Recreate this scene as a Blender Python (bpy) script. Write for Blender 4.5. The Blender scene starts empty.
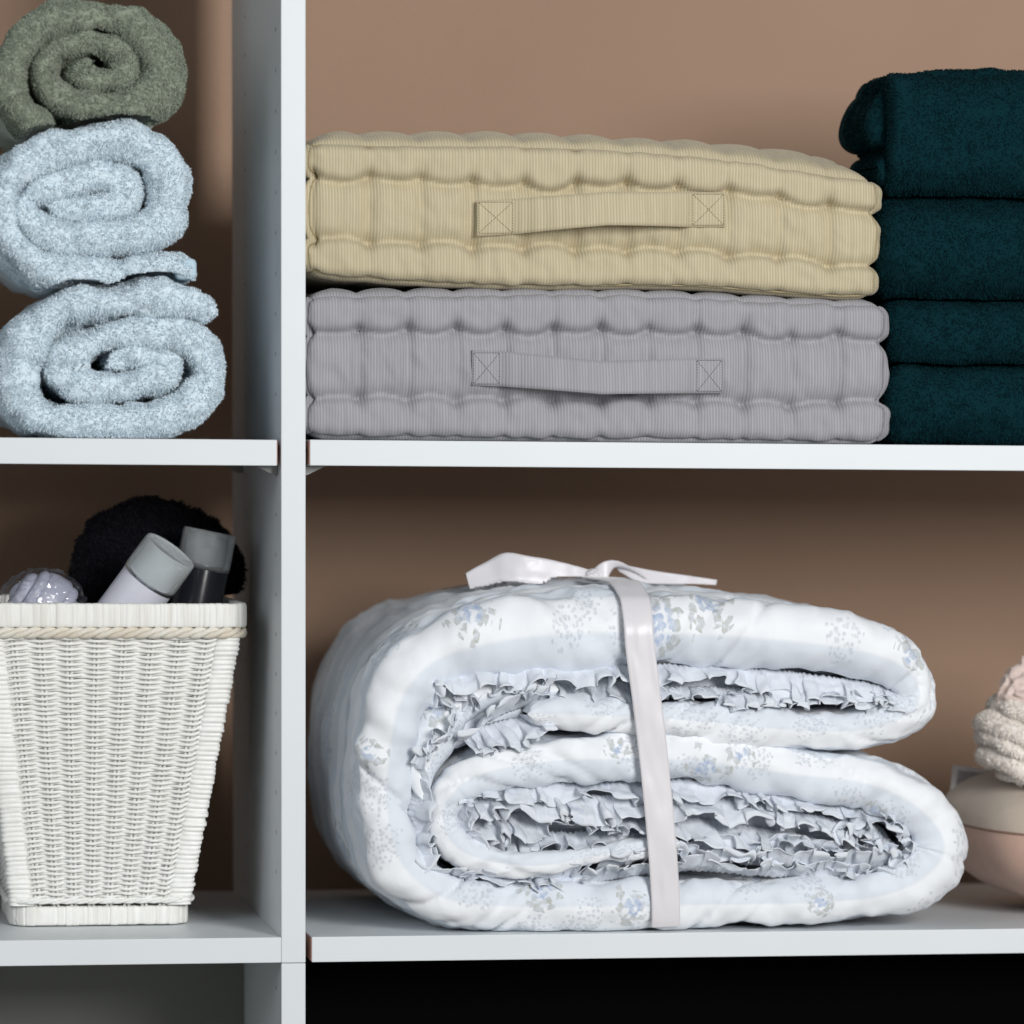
import bpy, bmesh, math
import numpy as np
from mathutils import Matrix, Vector

R = np.random.RandomState(7)
scene = bpy.context.scene
COL = scene.collection

# ------------------------------------------------------------------ camera
F_PX, CAM = 4560.285, np.array([-0.39391, -3.63658, 0.38799])
YAW, PITCH, ROLL = 0.18712, -0.10686, 0.00799
SX, SY = 129.29, 432.12
_r = np.array([math.cos(YAW), -math.sin(YAW), 0.0])
_f0 = np.array([math.sin(YAW), math.cos(YAW), 0.0])
_z = np.array([0, 0, 1.0])
_f = math.cos(PITCH) * _f0 + math.sin(PITCH) * _z
_u = -math.sin(PITCH) * _f0 + math.cos(PITCH) * _z
_R = math.cos(ROLL) * _r + math.sin(ROLL) * _u
_U = math.cos(ROLL) * _u - math.sin(ROLL) * _r


def at(px, py, Y=0.0):
    """point of the place seen at photo pixel (px,py) on the vertical plane Y"""
    px = np.asarray(px, float); py = np.asarray(py, float)
    a = (px - 512 - SX) / F_PX
    b = -(py - 512 - SY) / F_PX
    d = _f + a[..., None] * _R + b[..., None] * _U
    t = (np.asarray(Y) - CAM[1]) / d[..., 1]
    return CAM + d * t[..., None]


def pts_at(pts, Y, k=1.0, ox=0.0, oy=0.0):
    p = np.array(pts, float)
    return at(p[:, 0] / k + ox, p[:, 1] / k + oy, Y)


cd = bpy.data.cameras.new('camera')
cam = bpy.data.objects.new('camera', cd)
COL.objects.link(cam)
M = Matrix.Identity(4)
for i in range(3):
    M[i][0], M[i][1], M[i][2], M[i][3] = _R[i], _U[i], -_f[i], CAM[i]
cam.matrix_world = M
cd.sensor_fit = 'HORIZONTAL'
cd.sensor_width = 36
cd.lens = 36 * F_PX / 1024
cd.shift_x = -SX / 1024
cd.shift_y = SY / 1024
cd.clip_end = 50
cd.dof.use_dof = True
cd.dof.focus_distance = float(np.dot(np.array([0.15, 0.02, 0.3]) - CAM, _f))
cd.dof.aperture_fstop = 4.2
scene.camera = cam
scene.view_settings.view_transform = 'Standard'
scene.view_settings.look = 'None'
scene.view_settings.gamma = 1
scene.view_settings.use_curve_mapping = False
scene.view_settings.exposure = 0.0

# ------------------------------------------------------------------ noise
_T = np.random.RandomState(3).rand(65536) * 2 - 1


def _h(i, j, k):
    n = (i * 73856093) ^ (j * 19349663) ^ (k * 83492791)
    n = (n ^ (n >> 13)) * 1274126177
    return _T[(n ^ (n >> 16)) & 65535]


def vn(p, seed=0):
    p = np.asarray(p, float) + seed * 17.31
    i = np.floor(p).astype(np.int64)
    f = p - i
    f = f * f * f * (f * (f * 6 - 15) + 10)
    x, y, z = i[..., 0], i[..., 1], i[..., 2]
    u, v, w = f[..., 0], f[..., 1], f[..., 2]
    def L(a, b, t): return a + (b - a) * t
    return L(L(L(_h(x, y, z), _h(x + 1, y, z), u), L(_h(x, y + 1, z), _h(x + 1, y + 1, z), u), v),
             L(L(_h(x, y, z + 1), _h(x + 1, y, z + 1), u), L(_h(x, y + 1, z + 1), _h(x + 1, y + 1, z + 1), u), v), w)


def fbm(p, oct=3, seed=0):
    s = 0; a = 1
    p = np.asarray(p, float)
    for o in range(oct):
        s = s + a * vn(p, seed + o * 3); p = p * 2.03; a *= 0.5
    return s


def v3(a, b, c=0.0):
    a, b, c = np.broadcast_arrays(a, b, c)
    return np.stack([a, b, c], -1)


def nrm(v):
    return v / np.maximum(np.linalg.norm(v, axis=-1, keepdims=True), 1e-12)


def sstep(a, b, x):
    t = np.clip((x - a) / (b - a), 0, 1)
    return t * t * (3 - 2 * t)


# ------------------------------------------------------------------ mesh helpers
class MB:
    """collects pieces of ONE mesh"""
    def __init__(s):
        s.v, s.f, s.m, s.uv, s.t, s.n = [], [], [], [], [], 0

    def add(s, V, faces, mi=0, uv=None, tint=None):
        V = np.asarray(V, float).reshape(-1, 3)
        s.v.append(V)
        fa = [np.asarray(f) + s.n for f in faces]
        s.f += fa; s.m += [mi] * len(fa)
        s.uv.append(np.zeros((len(V), 2)) if uv is None else np.asarray(uv, float).reshape(-1, 2))
        s.t.append(np.full(len(V), 0.5) if tint is None else np.broadcast_to(tint, (len(V),)))
        s.n += len(V)
        return s

    def quads(s, V, Q, mi=0, uv=None, tint=None):
        """Q: array (k,3 or 4)"""
        return s.add(V, list(np.asarray(Q)), mi, uv, tint)

    def grid(s, P, cu=False, cv=False, mi=0, uv=None, flip=False, tint=None):
        m, n = P.shape[:2]
        Q = grid_quads(m, n, cu, cv)
        if flip: Q = Q[:, ::-1]
        return s.quads(P, Q, mi, uv, tint)

    def box(s, lo, hi, mi=0, bevel=0.0):
        lo = np.array(lo, float); hi = np.array(hi, float)
        bm = bmesh.new()
        bmesh.ops.create_cube(bm, size=1)
        for v in bm.verts:
            v.co = Vector(((lo + hi) / 2 + np.array(v.co) * (hi - lo)))
        if bevel:
            bmesh.ops.bevel(bm, geom=bm.edges[:], offset=bevel, segments=2, affect='EDGES', profile=0.5)
        bm.verts.index_update()
        s.add([v.co[:] for v in bm.verts], [[v.index for v in f.verts] for f in bm.faces], mi)
        bm.free()
        return s

    def tube(s, path, r, seg=8, closed=False, mi=0, cap=True, tint=None, up=None):
        P = np.asarray(path, float); K = len(P)
        r = np.broadcast_to(r, (K,))
        T = np.roll(P, -1, 0) - np.roll(P, 1, 0) if closed else np.gradient(P, axis=0)
        T = nrm(T)
        ref = np.array([0.13, 0.21, 1.0]) if up is None else np.array(up, float)
        A = nrm(np.cross(T, ref)); B = np.cross(A, T)
        th = np.linspace(0, 2 * np.pi, seg, endpoint=False)
        G = P[:, None] + r[:, None, None] * (np.cos(th)[None, :, None] * A[:, None] + np.sin(th)[None, :, None] * B[:, None])
        base = s.n
        s.grid(G, cu=closed, cv=True, mi=mi, tint=tint)
        if cap and not closed:
            s.f.append(np.arange(seg)[::-1] + base); s.m.append(mi)
            s.f.append(np.arange(seg) + base + (K - 1) * seg); s.m.append(mi)
        return s

    def apply(s, fn):
        s.v = [fn(V) for V in s.v]
        return s

    def build(s, name, mats, parent=None, smooth=True, fix=True):
        me = bpy.data.meshes.new(name)
        V = np.concatenate(s.v)
        ln = np.array([len(f) for f in s.f], np.int32)
        li = np.concatenate(s.f).astype(np.int32)
        me.vertices.add(len(V)); me.vertices.foreach_set('co', V.astype(np.float32).ravel())
        me.loops.add(len(li)); me.loops.foreach_set('vertex_index', li)
        me.polygons.add(len(ln))
        st = np.concatenate([[0], np.cumsum(ln)[:-1]]).astype(np.int32)
        me.polygons.foreach_set('loop_start', st)
        me.polygons.foreach_set('material_index', np.array(s.m, np.int32))
        me.polygons.foreach_set('use_smooth', np.full(len(ln), smooth))
        uv = me.uv_layers.new(name='uv')
        uv.data.foreach_set('uv', np.concatenate(s.uv)[li].astype(np.float32).ravel())
        at_ = me.attributes.new('tint', 'FLOAT', 'POINT')
        at_.data.foreach_set('value', np.concatenate(s.t).astype(np.float32))
        me.update(calc_edges=True); me.validate()
        for m in (mats if isinstance(mats, (list, tuple)) else [mats]):
            me.materials.append(m)
        o = bpy.data.objects.new(name, me)
        COL.objects.link(o)
        if parent is not None: o.parent = parent; o.matrix_parent_inverse = parent.matrix_world.inverted()
        return o


class Rest:
    """height of the thing below, so that a soft thing laid on it flattens against it"""
    def __init__(s, V, cell=0.004, lo=(-0.45, -0.05), n=(360, 130), floor=-9.0, grow=2, gap=0.0006):
        s.cell, s.lo, s.n, s.gap = cell, np.array(lo), n, gap
        V = np.concatenate([v.reshape(-1, 3) for v in V]) if isinstance(V, list) else V.reshape(-1, 3)
        s.h = np.full(n, floor)
        i = s.idx(V)
        np.maximum.at(s.h, (i[0], i[1]), V[:, 2])
        for _ in range(grow):
            p = np.pad(s.h, 1, constant_values=floor)
            s.h = np.max([p[a:a + n[0], b:b + n[1]] for a in range(3) for b in range(3)], axis=0)

    def idx(s, V):
        return (np.clip(((V[:, 0] - s.lo[0]) / s.cell).astype(int), 0, s.n[0] - 1), np.clip(((V[:, 1] - s.lo[1]) / s.cell).astype(int), 0, s.n[1] - 1))

    def __call__(s, V):
        sh = V.shape; V = V.reshape(-1, 3).copy()
        i = s.idx(V)
        V[:, 2] = np.maximum(V[:, 2], s.h[i[0], i[1]] + s.gap)
        return V.reshape(sh)


def above(z):
    def f(V):
        V = V.copy(); V[..., 2] = np.maximum(V[..., 2], z); return V
    return f


def grid_quads(m, n, cu=False, cv=False):
    i = np.arange(m if cu else m - 1)[:, None]; j = np.arange(n if cv else n - 1)[None, :]
    i2 = (i + 1) % m; j2 = (j + 1) % n
    return np.stack([i * n + j, i2 * n + j, i2 * n + j2, i * n + j2], -1).reshape(-1, 4)


def grid_normals(P, cu=False, cv=False):
    du = np.roll(P, -1, 0) - np.roll(P, 1, 0) if cu else np.gradient(P, axis=0)
    dv = np.roll(P, -1, 1) - np.roll(P, 1, 1) if cv else np.gradient(P, axis=1)
    return nrm(np.cross(du, dv))


def tag(o, label, cat, group=None):
    o['label'] = label; o['category'] = cat
    if group: o['group'] = group
    return o


def empty(name, loc=(0, 0, 0)):
    o = bpy.data.objects.new(name, None)
    o.empty_display_size = 0.02
    COL.objects.link(o)
    o.location = loc
    bpy.context.view_layer.update()
    return o


def smooth_path(pts, ds=0.002, extra=None):
    """Catmull-Rom through pts (K,d); resampled at ds; extra columns interpolated alongside"""
    P = np.asarray(pts, float)
    if extra is not None: P = np.concatenate([P, np.asarray(extra, float).reshape(len(P), -1)], 1)
    Q = np.concatenate([[2 * P[0] - P[1]], P, [2 * P[-1] - P[-2]]])
    t = np.linspace(0, 1, 24, endpoint=False)[:, None]
    out = []
    for k in range(len(P) - 1):
        a, b, c, d = Q[k:k + 4]
        out.append(0.5 * (2 * b + (c - a) * t + (2 * a - 5 * b + 4 * c - d) * t ** 2 + (3 * b - a - 3 * c + d) * t ** 3))
    out = np.concatenate(out + [P[-1:]])
    dim = np.asarray(pts).shape[1]
    s = np.concatenate([[0], np.cumsum(np.linalg.norm(np.diff(out[:, :dim], axis=0), axis=1))])
    n = max(4, int(s[-1] / ds))
    ss = np.linspace(0, s[-1], n)
    res = np.stack([np.interp(ss, s, out[:, k]) for k in range(out.shape[1])], 1)
    return res, ss


def sweep(path, half, ax, o0, L, rnd=0.85, ds=0.002, dy=0.002, fine=0.06, taper=(1, 1)):
    """thick soft layer following a 2-D path and running back along axis ax[2]; its front edge is rounded.
    path (K,2) in the plane (ax0,ax1); half (K,) half thickness; o0 start along ax[2]; L length"""
    C, s = smooth_path(path, ds, half)
    h = C[:, 2].copy(); C = C[:, :2]
    T = nrm(np.gradient(C, axis=0))
    for _ in range(3):
        T = nrm(np.concatenate([T[:1], (T[:-2] + 2 * T[1:-1] + T[2:]) / 4, T[-1:]]))
    N = np.stack([-T[:, 1], T[:, 0]], 1)
    e = h.mean()
    if taper[0]: h = h * np.sqrt(np.clip(1 - np.clip((e - s) / e, 0, 1) ** 2, 0.003, 1))
    if taper[1]: h = h * np.sqrt(np.clip(1 - np.clip((e - (s[-1] - s)) / e, 0, 1) ** 2, 0.003, 1))
    back = np.concatenate([np.arange(0, fine, dy), np.linspace(fine, L, 14)])
    th = np.linspace(0, np.pi / 2, 9)[1:-1]
    S = len(s)
    a_list, y_list, rr = [], [], []
    for y in back[::-1]: a_list.append(1.0); y_list.append(y); rr.append(1)
    for t in th: a_list.append(math.cos(t)); y_list.append(-math.sin(t)); rr.append(0)
    a_list.append(0.0); y_list.append(-1.0); rr.append(0)
    for t in th[::-1]: a_list.append(-math.cos(t)); y_list.append(-math.sin(t)); rr.append(0)
    for y in back: a_list.append(-1.0); y_list.append(y); rr.append(1)
    a = np.array(a_list); y = np.array(y_list); rr = np.array(rr, bool)
    # distance along the layer's depth: arcs use r = rnd*h
    r = rnd * h
    Y = np.where(rr[None], r[:, None] + y[None] * (L - r[:, None]) / L, r[:, None] * (1 + y[None]))
    XY = C[:, None] + N[:, None] * (h[:, None] * a[None])[..., None]
    ax = np.array(ax, float)
    P = XY[..., 0:1] * ax[0] + XY[..., 1:2] * ax[1] + (o0 + Y)[..., None] * ax[2]
    vlen = np.cumsum(np.concatenate([[0], np.linalg.norm(np.diff(P[S // 2], axis=0), axis=1)]))
    mid = len(a) // 2
    uv = np.stack(np.broadcast_arrays(s[:, None], (vlen - vlen[mid])[None]), -1)
    return dict(P=P, s=s, a=a, Y=Y, uv=uv, C=C, N=N, h=h)


def orient(P, cv=True):
    """normals of a closed grid, pointing out; returns normals, flip"""
    n = grid_normals(P, cv=cv)
    c = P.reshape(-1, 3).mean(0)
    a = P[:-1, :]; q = grid_quads(P.shape[0], P.shape[1], False, cv)
    V = P.reshape(-1, 3) - c
    vol = np.einsum('ij,ij->i', V[q[:, 0]], np.cross(V[q[:, 1]], V[q[:, 2]])).sum() + np.einsum('ij,ij->i', V[q[:, 0]], np.cross(V[q[:, 2]], V[q[:, 3]])).sum()
    flip = vol < 0
    return (-n if flip else n), flip


def tufts(mb, P, N, cv=False, dens=1.0 / (0.0011 ** 2), length=0.0032, width=0.00033, keep=None, clump=90.0, wild=0.5, mi=0, droop=0.25, seed=1, maxn=90000):
    """terry pile / fur: small curled blades standing on a grid surface, in the same mesh"""
    rs = np.random.RandomState(seed)
    q = grid_quads(P.shape[0], P.shape[1], False, cv)
    V = P.reshape(-1, 3); NN = N.reshape(-1, 3)
    a, b, c, d = (V[q[:, k]] for k in range(4))
    ctr = (a + b + c + d) / 4
    area = 0.5 * np.linalg.norm(np.cross(c - a, d - b), axis=1)
    if keep is not None: area = area * keep(ctr, NN[q[:, 0]])
    n = int(min(maxn, area.sum() * dens))
    if n < 1: return
    k = np.searchsorted(np.cumsum(area), rs.rand(n) * area.sum()).clip(0, len(q) - 1)
    u = rs.rand(n, 1); v = rs.rand(n, 1)
    def bl(A): return (A[q[k, 0]] * (1 - u) + A[q[k, 1]] * u) * (1 - v) + (A[q[k, 3]] * (1 - u) + A[q[k, 2]] * u) * v
    p = bl(V); nn = nrm(bl(NN))
    w = np.stack([vn(p * clump, seed + 1), vn(p * clump, seed + 2), vn(p * clump, seed + 3)], -1)
    w2 = np.stack([vn(p * clump * 4, seed + 4), vn(p * clump * 4, seed + 5), vn(p * clump * 4, seed + 6)], -1)
    dirv = nrm(nn * 0.75 + w * 0.7 + w2 * 0.6 + rs.randn(n, 3) * wild * 0.5)
    sid = nrm(np.cross(dirv, rs.randn(n, 3)))
    bend = nrm(np.cross(sid, dirv))
    L = length * (0.6 + 0.6 * rs.rand(n, 1))
    b0 = p - nn * 0.0004
    m0 = p + dirv * L * 0.55
    tip = p + dirv * L * 0.8 + (bend * 0.45 + np.array([0, 0, -droop])) * L
    W = width * (0.8 + 0.5 * rs.rand(n, 1))
    VV = np.stack([b0 - sid * W, b0 + sid * W, m0 + sid * W, m0 - sid * W, tip], 1).reshape(-1, 3)
    i = np.arange(n)[:, None] * 5
    tint = np.repeat(np.clip(0.5 + 0.3 * rs.randn(n), 0, 1), 5)
    mb.quads(VV, np.concatenate([i, i + 1, i + 2, i + 3], 1), mi, None, tint)
    base = mb.n - len(VV)
    F = np.concatenate([i + 3, i + 2, i + 4], 1) + base
    mb.f += list(F); mb.m += [mi] * n


# ------------------------------------------------------------------ materials
def srgb(r, g, b):
    def f(c):
        c /= 255.0
        return c / 12.92 if c <= 0.04045 else ((c + 0.055) / 1.055) ** 2.4
    return (f(r), f(g), f(b), 1)


def nodes(name):
    m = bpy.data.materials.new(name); m.use_nodes = True
    nt = m.node_tree
    return m, nt, nt.nodes['Principled BSDF']


def N_(nt, t, **k):
    n = nt.nodes.new(t)
    for a, b in k.items():
        if a.startswith('i_'):
            key = a[2:]
            n.inputs[int(key) if key.isdigit() else key].default_value = b
        else: setattr(n, a, b)
    return n


def link(nt, a, b): nt.links.new(a, b)


def mix(nt, fac, c1, c2):
    n = N_(nt, 'ShaderNodeMix', data_type='RGBA')
    for inp, val in ((n.inputs[0], fac), (n.inputs[6], c1), (n.inputs[7], c2)):
        if isinstance(val, (tuple, float, int)): inp.default_value = val
        else: link(nt, val, inp)
    return n.outputs[2]


def math_(nt, op, a, b=0.0, c=None):
    n = N_(nt, 'ShaderNodeMath', operation=op)
    for i, val in enumerate((a, b) if c is None else (a, b, c)):
        if isinstance(val, (float, int)): n.inputs[i].default_value = val
        else: link(nt, val, n.inputs[i])
    return n.outputs[0]


def ramp(nt, val, lo, hi):
    n = N_(nt, 'ShaderNodeMapRange')
    link(nt, val, n.inputs[0]); n.inputs[1].default_value = lo; n.inputs[2].default_value = hi
    return n.outputs[0]


def bump(nt, bs, h, strength, dist=0.001):
    b = N_(nt, 'ShaderNodeBump'); b.inputs['Strength'].default_value = strength; b.inputs['Distance'].default_value = dist
    link(nt, h, b.inputs['Height']); link(nt, b.outputs[0], bs.inputs['Normal'])


def plain(name, c1, c2=None, rough=0.6, scale=30.0, bmp=0.0, bscale=300.0, stretch=(1, 1, 1), bdist=0.001, **kw):
    m, nt, bs = nodes(name)
    tc = N_(nt, 'ShaderNodeTexCoord'); mp = N_(nt, 'ShaderNodeMapping'); mp.inputs['Scale'].default_value = stretch
    link(nt, tc.outputs['Object'], mp.inputs[0])
    nz = N_(nt, 'ShaderNodeTexNoise', i_Scale=scale, i_Detail=4.0); link(nt, mp.outputs[0], nz.inputs['Vector'])
    link(nt, mix(nt, ramp(nt, nz.outputs[0], 0.3, 0.7), c1, c2 or c1), bs.inputs['Base Color'])
    bs.inputs['Roughness'].default_value = rough
    if bmp:
        n2 = N_(nt, 'ShaderNodeTexNoise', i_Scale=bscale, i_Detail=3.0); link(nt, mp.outputs[0], n2.inputs['Vector'])
        bump(nt, bs, n2.outputs[0], bmp, bdist)
    for k, v in kw.items(): bs.inputs[k.replace('_', ' ')].default_value = v
    return m


def terry(name, c1, c2, sheen=0.4):
    m, nt, bs = nodes(name)
    a = N_(nt, 'ShaderNodeAttribute', attribute_name='tint')
    link(nt, mix(nt, a.outputs['Fac'], c1, c2), bs.inputs['Base Color'])
    bs.inputs['Roughness'].default_value = 0.95
    bs.inputs['Specular IOR Level'].default_value = 0.15
    bs.inputs['Sheen Weight'].default_value = sheen
    bs.inputs['Sheen Roughness'].default_value = 0.6
    return m


def corduroy(name, c1, c2, per):
    m, nt, bs = nodes(name)
    tc = N_(nt, 'ShaderNodeTexCoord')
    wv = N_(nt, 'ShaderNodeTexWave', bands_direction='X', i_Scale=2 * math.pi / (20.0 * per), i_Distortion=0.9, i_Detail=2.0)
    wv.inputs['Detail Scale'].default_value = 0.25
    link(nt, tc.outputs['Object'], wv.inputs['Vector'])
    nz = N_(nt, 'ShaderNodeTexNoise', i_Scale=60.0, i_Detail=5.0)
    mp = N_(nt, 'ShaderNodeMapping'); mp.inputs['Scale'].default_value = (5, 1, 0.35)
    link(nt, tc.outputs['Object'], mp.inputs[0]); link(nt, mp.outputs[0], nz.inputs['Vector'])
    f = math_(nt, 'MULTIPLY', ramp(nt, wv.outputs['Fac'], 0.1, 0.8), ramp(nt, nz.outputs[0], 0.1, 0.6))
    link(nt, mix(nt, f, c1, c2), bs.inputs['Base Color'])
    bs.inputs['Roughness'].default_value = 0.85
    bs.inputs['Specular IOR Level'].default_value = 0.2
    bs.inputs['Sheen Weight'].default_value = 0.15
    bump(nt, bs, wv.outputs['Fac'], 0.35, 0.0006)
    return m


def floral(name, base1, base2, strength=1.0, stripe=True, sprays=()):
    m, nt, bs = nodes(name)
    uv = N_(nt, 'ShaderNodeUVMap', uv_map='uv')
    U = uv.outputs[0]
    sep = N_(nt, 'ShaderNodeSeparateXYZ'); link(nt, U, sep.inputs[0])
    # tone-on-tone woven stripe
    w = math_(nt, 'FRACT', math_(nt, 'MULTIPLY', math_(nt, 'ADD', sep.outputs[1], 1.0018), 1 / 0.052))
    st = ramp(nt, math_(nt, 'ABSOLUTE', math_(nt, 'SUBTRACT', w, 0.5)), 0.225, 0.275)
    col = mix(nt, st if stripe else 0.0, base1, base2)
    nz = N_(nt, 'ShaderNodeTexNoise', i_Scale=260.0, i_Detail=2.0); link(nt, U, nz.inputs['Vector'])
    def layer(cell, r, fine, rf, prob, seed, spots=None):
        sh = N_(nt, 'ShaderNodeVectorMath', operation='ADD'); link(nt, U, sh.inputs[0]); sh.inputs[1].default_value = (seed, seed * .37, 0)
        v1 = N_(nt, 'ShaderNodeTexVoronoi', voronoi_dimensions='2D', i_Scale=1 / cell); link(nt, sh.outputs[0], v1.inputs['Vector'])
        v1.inputs['Randomness'].default_value = 0.85
        sc = N_(nt, 'ShaderNodeSeparateColor'); link(nt, v1.outputs['Color'], sc.inputs[0])
        v2 = N_(nt, 'ShaderNodeTexVoronoi', voronoi_dimensions='2D', i_Scale=1 / fine); link(nt, sh.outputs[0], v2.inputs['Vector'])
        s2 = N_(nt, 'ShaderNodeSeparateColor'); link(nt, v2.outputs['Color'], s2.inputs[0])
        dist = v1.outputs['Distance']
        if spots:
            dist = None
            for (cu, cv_, rad) in spots:
                vd = N_(nt, 'ShaderNodeVectorMath', operation='DISTANCE'); link(nt, U, vd.inputs[0]); vd.inputs[1].default_value = (cu, cv_, 0)
                q_ = math_(nt, 'MULTIPLY', vd.outputs['Value'], r / rad)
                dist = q_ if dist is None else math_(nt, 'MINIMUM', dist, q_)
        dd = math_(nt, 'ADD', dist, math_(nt, 'MULTIPLY', math_(nt, 'SUBTRACT', s2.outputs[2], 0.5), 0.22))
        inside = math_(nt, 'LESS_THAN', dd, r)
        if not spots: inside = math_(nt, 'MULTIPLY', inside, math_(nt, 'GREATER_THAN', sc.outputs[0], 1 - prob))
        d2 = math_(nt, 'ADD', v2.outputs['Distance'], math_(nt, 'MULTIPLY', math_(nt, 'SUBTRACT', nz.outputs[0], 0.5), 1.3))
        blob = math_(nt, 'SUBTRACT', 1.0, ramp(nt, d2, rf, rf + 0.22))
        core = math_(nt, 'SUBTRACT', 1.0, ramp(nt, dist, r * 0.45, r * 0.66))
        return math_(nt, 'MULTIPLY', inside, blob), s2.outputs[0], s2.outputs[1], core
    # faint grey sprigs
    k, ra, rb, co = layer(0.046, 0.34, 0.0040, 0.22, 0.60, 4.3)
    col = mix(nt, math_(nt, 'MULTIPLY', k, 0.46 * strength), col, mix(nt, ra, srgb(196, 202, 210), srgb(168, 176, 190)))
    # rose sprays: blue heads in the middle, grey-green leaves around
    k, ra, rb, co = layer(0.105, 0.20, 0.0066, 0.42, 0.48, 9.1, sprays)
    leaf = mix(nt, ra, srgb(168, 172, 160), srgb(190, 192, 188))
    head = mix(nt, rb, srgb(140, 164, 202), srgb(176, 192, 218))
    c2 = mix(nt, co, leaf, head)
    col = mix(nt, math_(nt, 'MULTIPLY', k, 0.80 * strength), col, mix(nt, ramp(nt, nz.outputs[0], 0.35, 0.7), c2, srgb(205, 212, 224)))
    link(nt, col, bs.inputs['Base Color'])
    bs.inputs['Roughness'].default_value = 0.6
    bs.inputs['Specular IOR Level'].default_value = 0.3
    bs.inputs['Sheen Weight'].default_value = 0.1
    n3 = N_(nt, 'ShaderNodeTexNoise', i_Scale=90.0, i_Detail=4.0); link(nt, U, n3.inputs['Vector'])
    bump(nt, bs, n3.outputs[0], 0.25, 0.002)
    return m


MAT = dict(
    white=plain('white_melamine', srgb(219, 224, 227), srgb(216, 221, 224), 0.45, 8, 0.02, 500),
    edge=plain('raw_board_edge', srgb(176, 128, 112), srgb(150, 105, 90), 0.8, 90),
    hole=plain('peg_hole_dark', srgb(110, 112, 112), None, 0.8),
    plastic=plain('clear_bracket_plastic', srgb(190, 192, 188), None, 0.25, Transmission_Weight=0.5),
    wall=plain('terracotta_wall_paint', srgb(168, 138, 116), srgb(164, 134, 112), 0.75, 6, 0.25, 220, bdist=0.002),
    grey_back=plain('grey_back_panel', srgb(120, 121, 116), None, 0.6, 10),
    black_filler=plain('black_filler_panel', srgb(4, 4, 4), None, 0.95, 10, Specular_IOR_Level=0.05),
    green=terry('sage_green_terry', srgb(130, 140, 122), srgb(152, 161, 143), 0.3),
    blue=terry('light_blue_terry', srgb(204, 222, 233), srgb(226, 237, 243), 0.3),
    hem=plain('light_blue_hem', srgb(180, 204, 218), srgb(192, 214, 226), 0.9, 200),
    teal=terry('dark_teal_terry', srgb(0, 27, 33), srgb(2, 50, 57), 0.0),
    cream=terry('cream_terry', srgb(238, 228, 218), srgb(250, 244, 237), 0.3),
    blackfur=terry('black_fleece', srgb(10, 10, 16), srgb(24, 24, 36), 0.05),
    beige=corduroy('beige_ribbed_cotton', srgb(180, 168, 138), srgb(202, 191, 162), 0.0024),
    beige_seam=plain('beige_seam', srgb(168, 155, 122), srgb(152, 139, 107), 0.9, 600),
    grey=corduroy('grey_ribbed_cotton', srgb(148, 147, 152), srgb(170, 169, 174), 0.0024),
    grey_seam=plain('grey_seam', srgb(136, 134, 140), srgb(120, 118, 125), 0.9, 600),
    rattan=plain('white_painted_rattan', srgb(243, 243, 240), srgb(232, 231, 226), 0.5, 120, 0.25, 700),
    rattan_wrap=plain('white_wrapped_rattan', srgb(240, 240, 237), srgb(222, 220, 213), 0.55, 40, 0.3, 200, stretch=(6, 6, 0.5)),
    rattan_warm=plain('worn_rattan_braid', srgb(230, 227, 218), srgb(212, 200, 180), 0.6, 35, 0.3, 500),
    ruffle=floral('floral_ruffle_cotton', srgb(218, 223, 231), srgb(227, 231, 237), 0.35, False),
    satin=plain('white_satin', srgb(226, 223, 226), srgb(218, 215, 219), 0.36, 20, 0.05, 400, Sheen_Weight=0.3, Anisotropic=0.5),
    pillow_top=plain('cream_pillow_cloth', srgb(196, 182, 166), srgb(188, 174, 158), 0.85, 60, 0.15, 700, Sheen_Weight=0.2),
    pillow_low=plain('pink_pillow_cloth', srgb(206, 172, 154), srgb(198, 164, 146), 0.85, 60, 0.15, 700, Sheen_Weight=0.2),
    pillow_seam=plain('pillow_seam', srgb(140, 112, 98), None, 0.9),
    tagc=plain('white_care_tag', srgb(222, 219, 219), srgb(212, 208, 208), 0.6, 300),
    tagprint=plain('grey_tag_print', srgb(150, 144, 144), srgb(180, 174, 174), 0.7, 300),
    pinkcloth=plain('pale_pink_crepe', srgb(230, 210, 200), srgb(222, 200, 190), 0.75, 60, 0.2, 500, Sheen_Weight=0.3),
    bottle=plain('milky_white_plastic', srgb(212, 213, 224), srgb(206, 207, 219), 0.35, 10, Subsurface_Weight=0.0),
    frosted=plain('frosted_cap_plastic', srgb(222, 228, 230), None, 0.28, Transmission_Weight=0.62, IOR=1.2),
    clearcap=plain('clear_cap_plastic', srgb(214, 219, 221), None, 0.2, Transmission_Weight=0.72, IOR=1.2),
    darkliq=plain('dark_bottle', srgb(34, 34, 42), srgb(30, 30, 38), 0.2, 20),
    soap=plain('lavender_soap', srgb(172, 174, 190), srgb(164, 167, 184), 0.4, 20),
)

# ------------------------------------------------------------------ place: wall, shelving
def film():
    m, nt, bs = nodes('clear_wrap_film')
    out = nt.nodes['Material Output']
    tr = N_(nt, 'ShaderNodeBsdfTransparent'); gl = N_(nt, 'ShaderNodeBsdfGlossy', i_Roughness=0.12)
    fr = N_(nt, 'ShaderNodeLayerWeight', i_Blend=0.25)
    mx = N_(nt, 'ShaderNodeMixShader')
    link(nt, math_(nt, 'ADD', math_(nt, 'MULTIPLY', fr.outputs['Fresnel'], 0.35), 0.06), mx.inputs[0])
    link(nt, tr.outputs[0], mx.inputs[1]); link(nt, gl.outputs[0], mx.inputs[2]); link(nt, mx.outputs[0], out.inputs['Surface'])
    nt.nodes.remove(bs)
    return m


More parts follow.
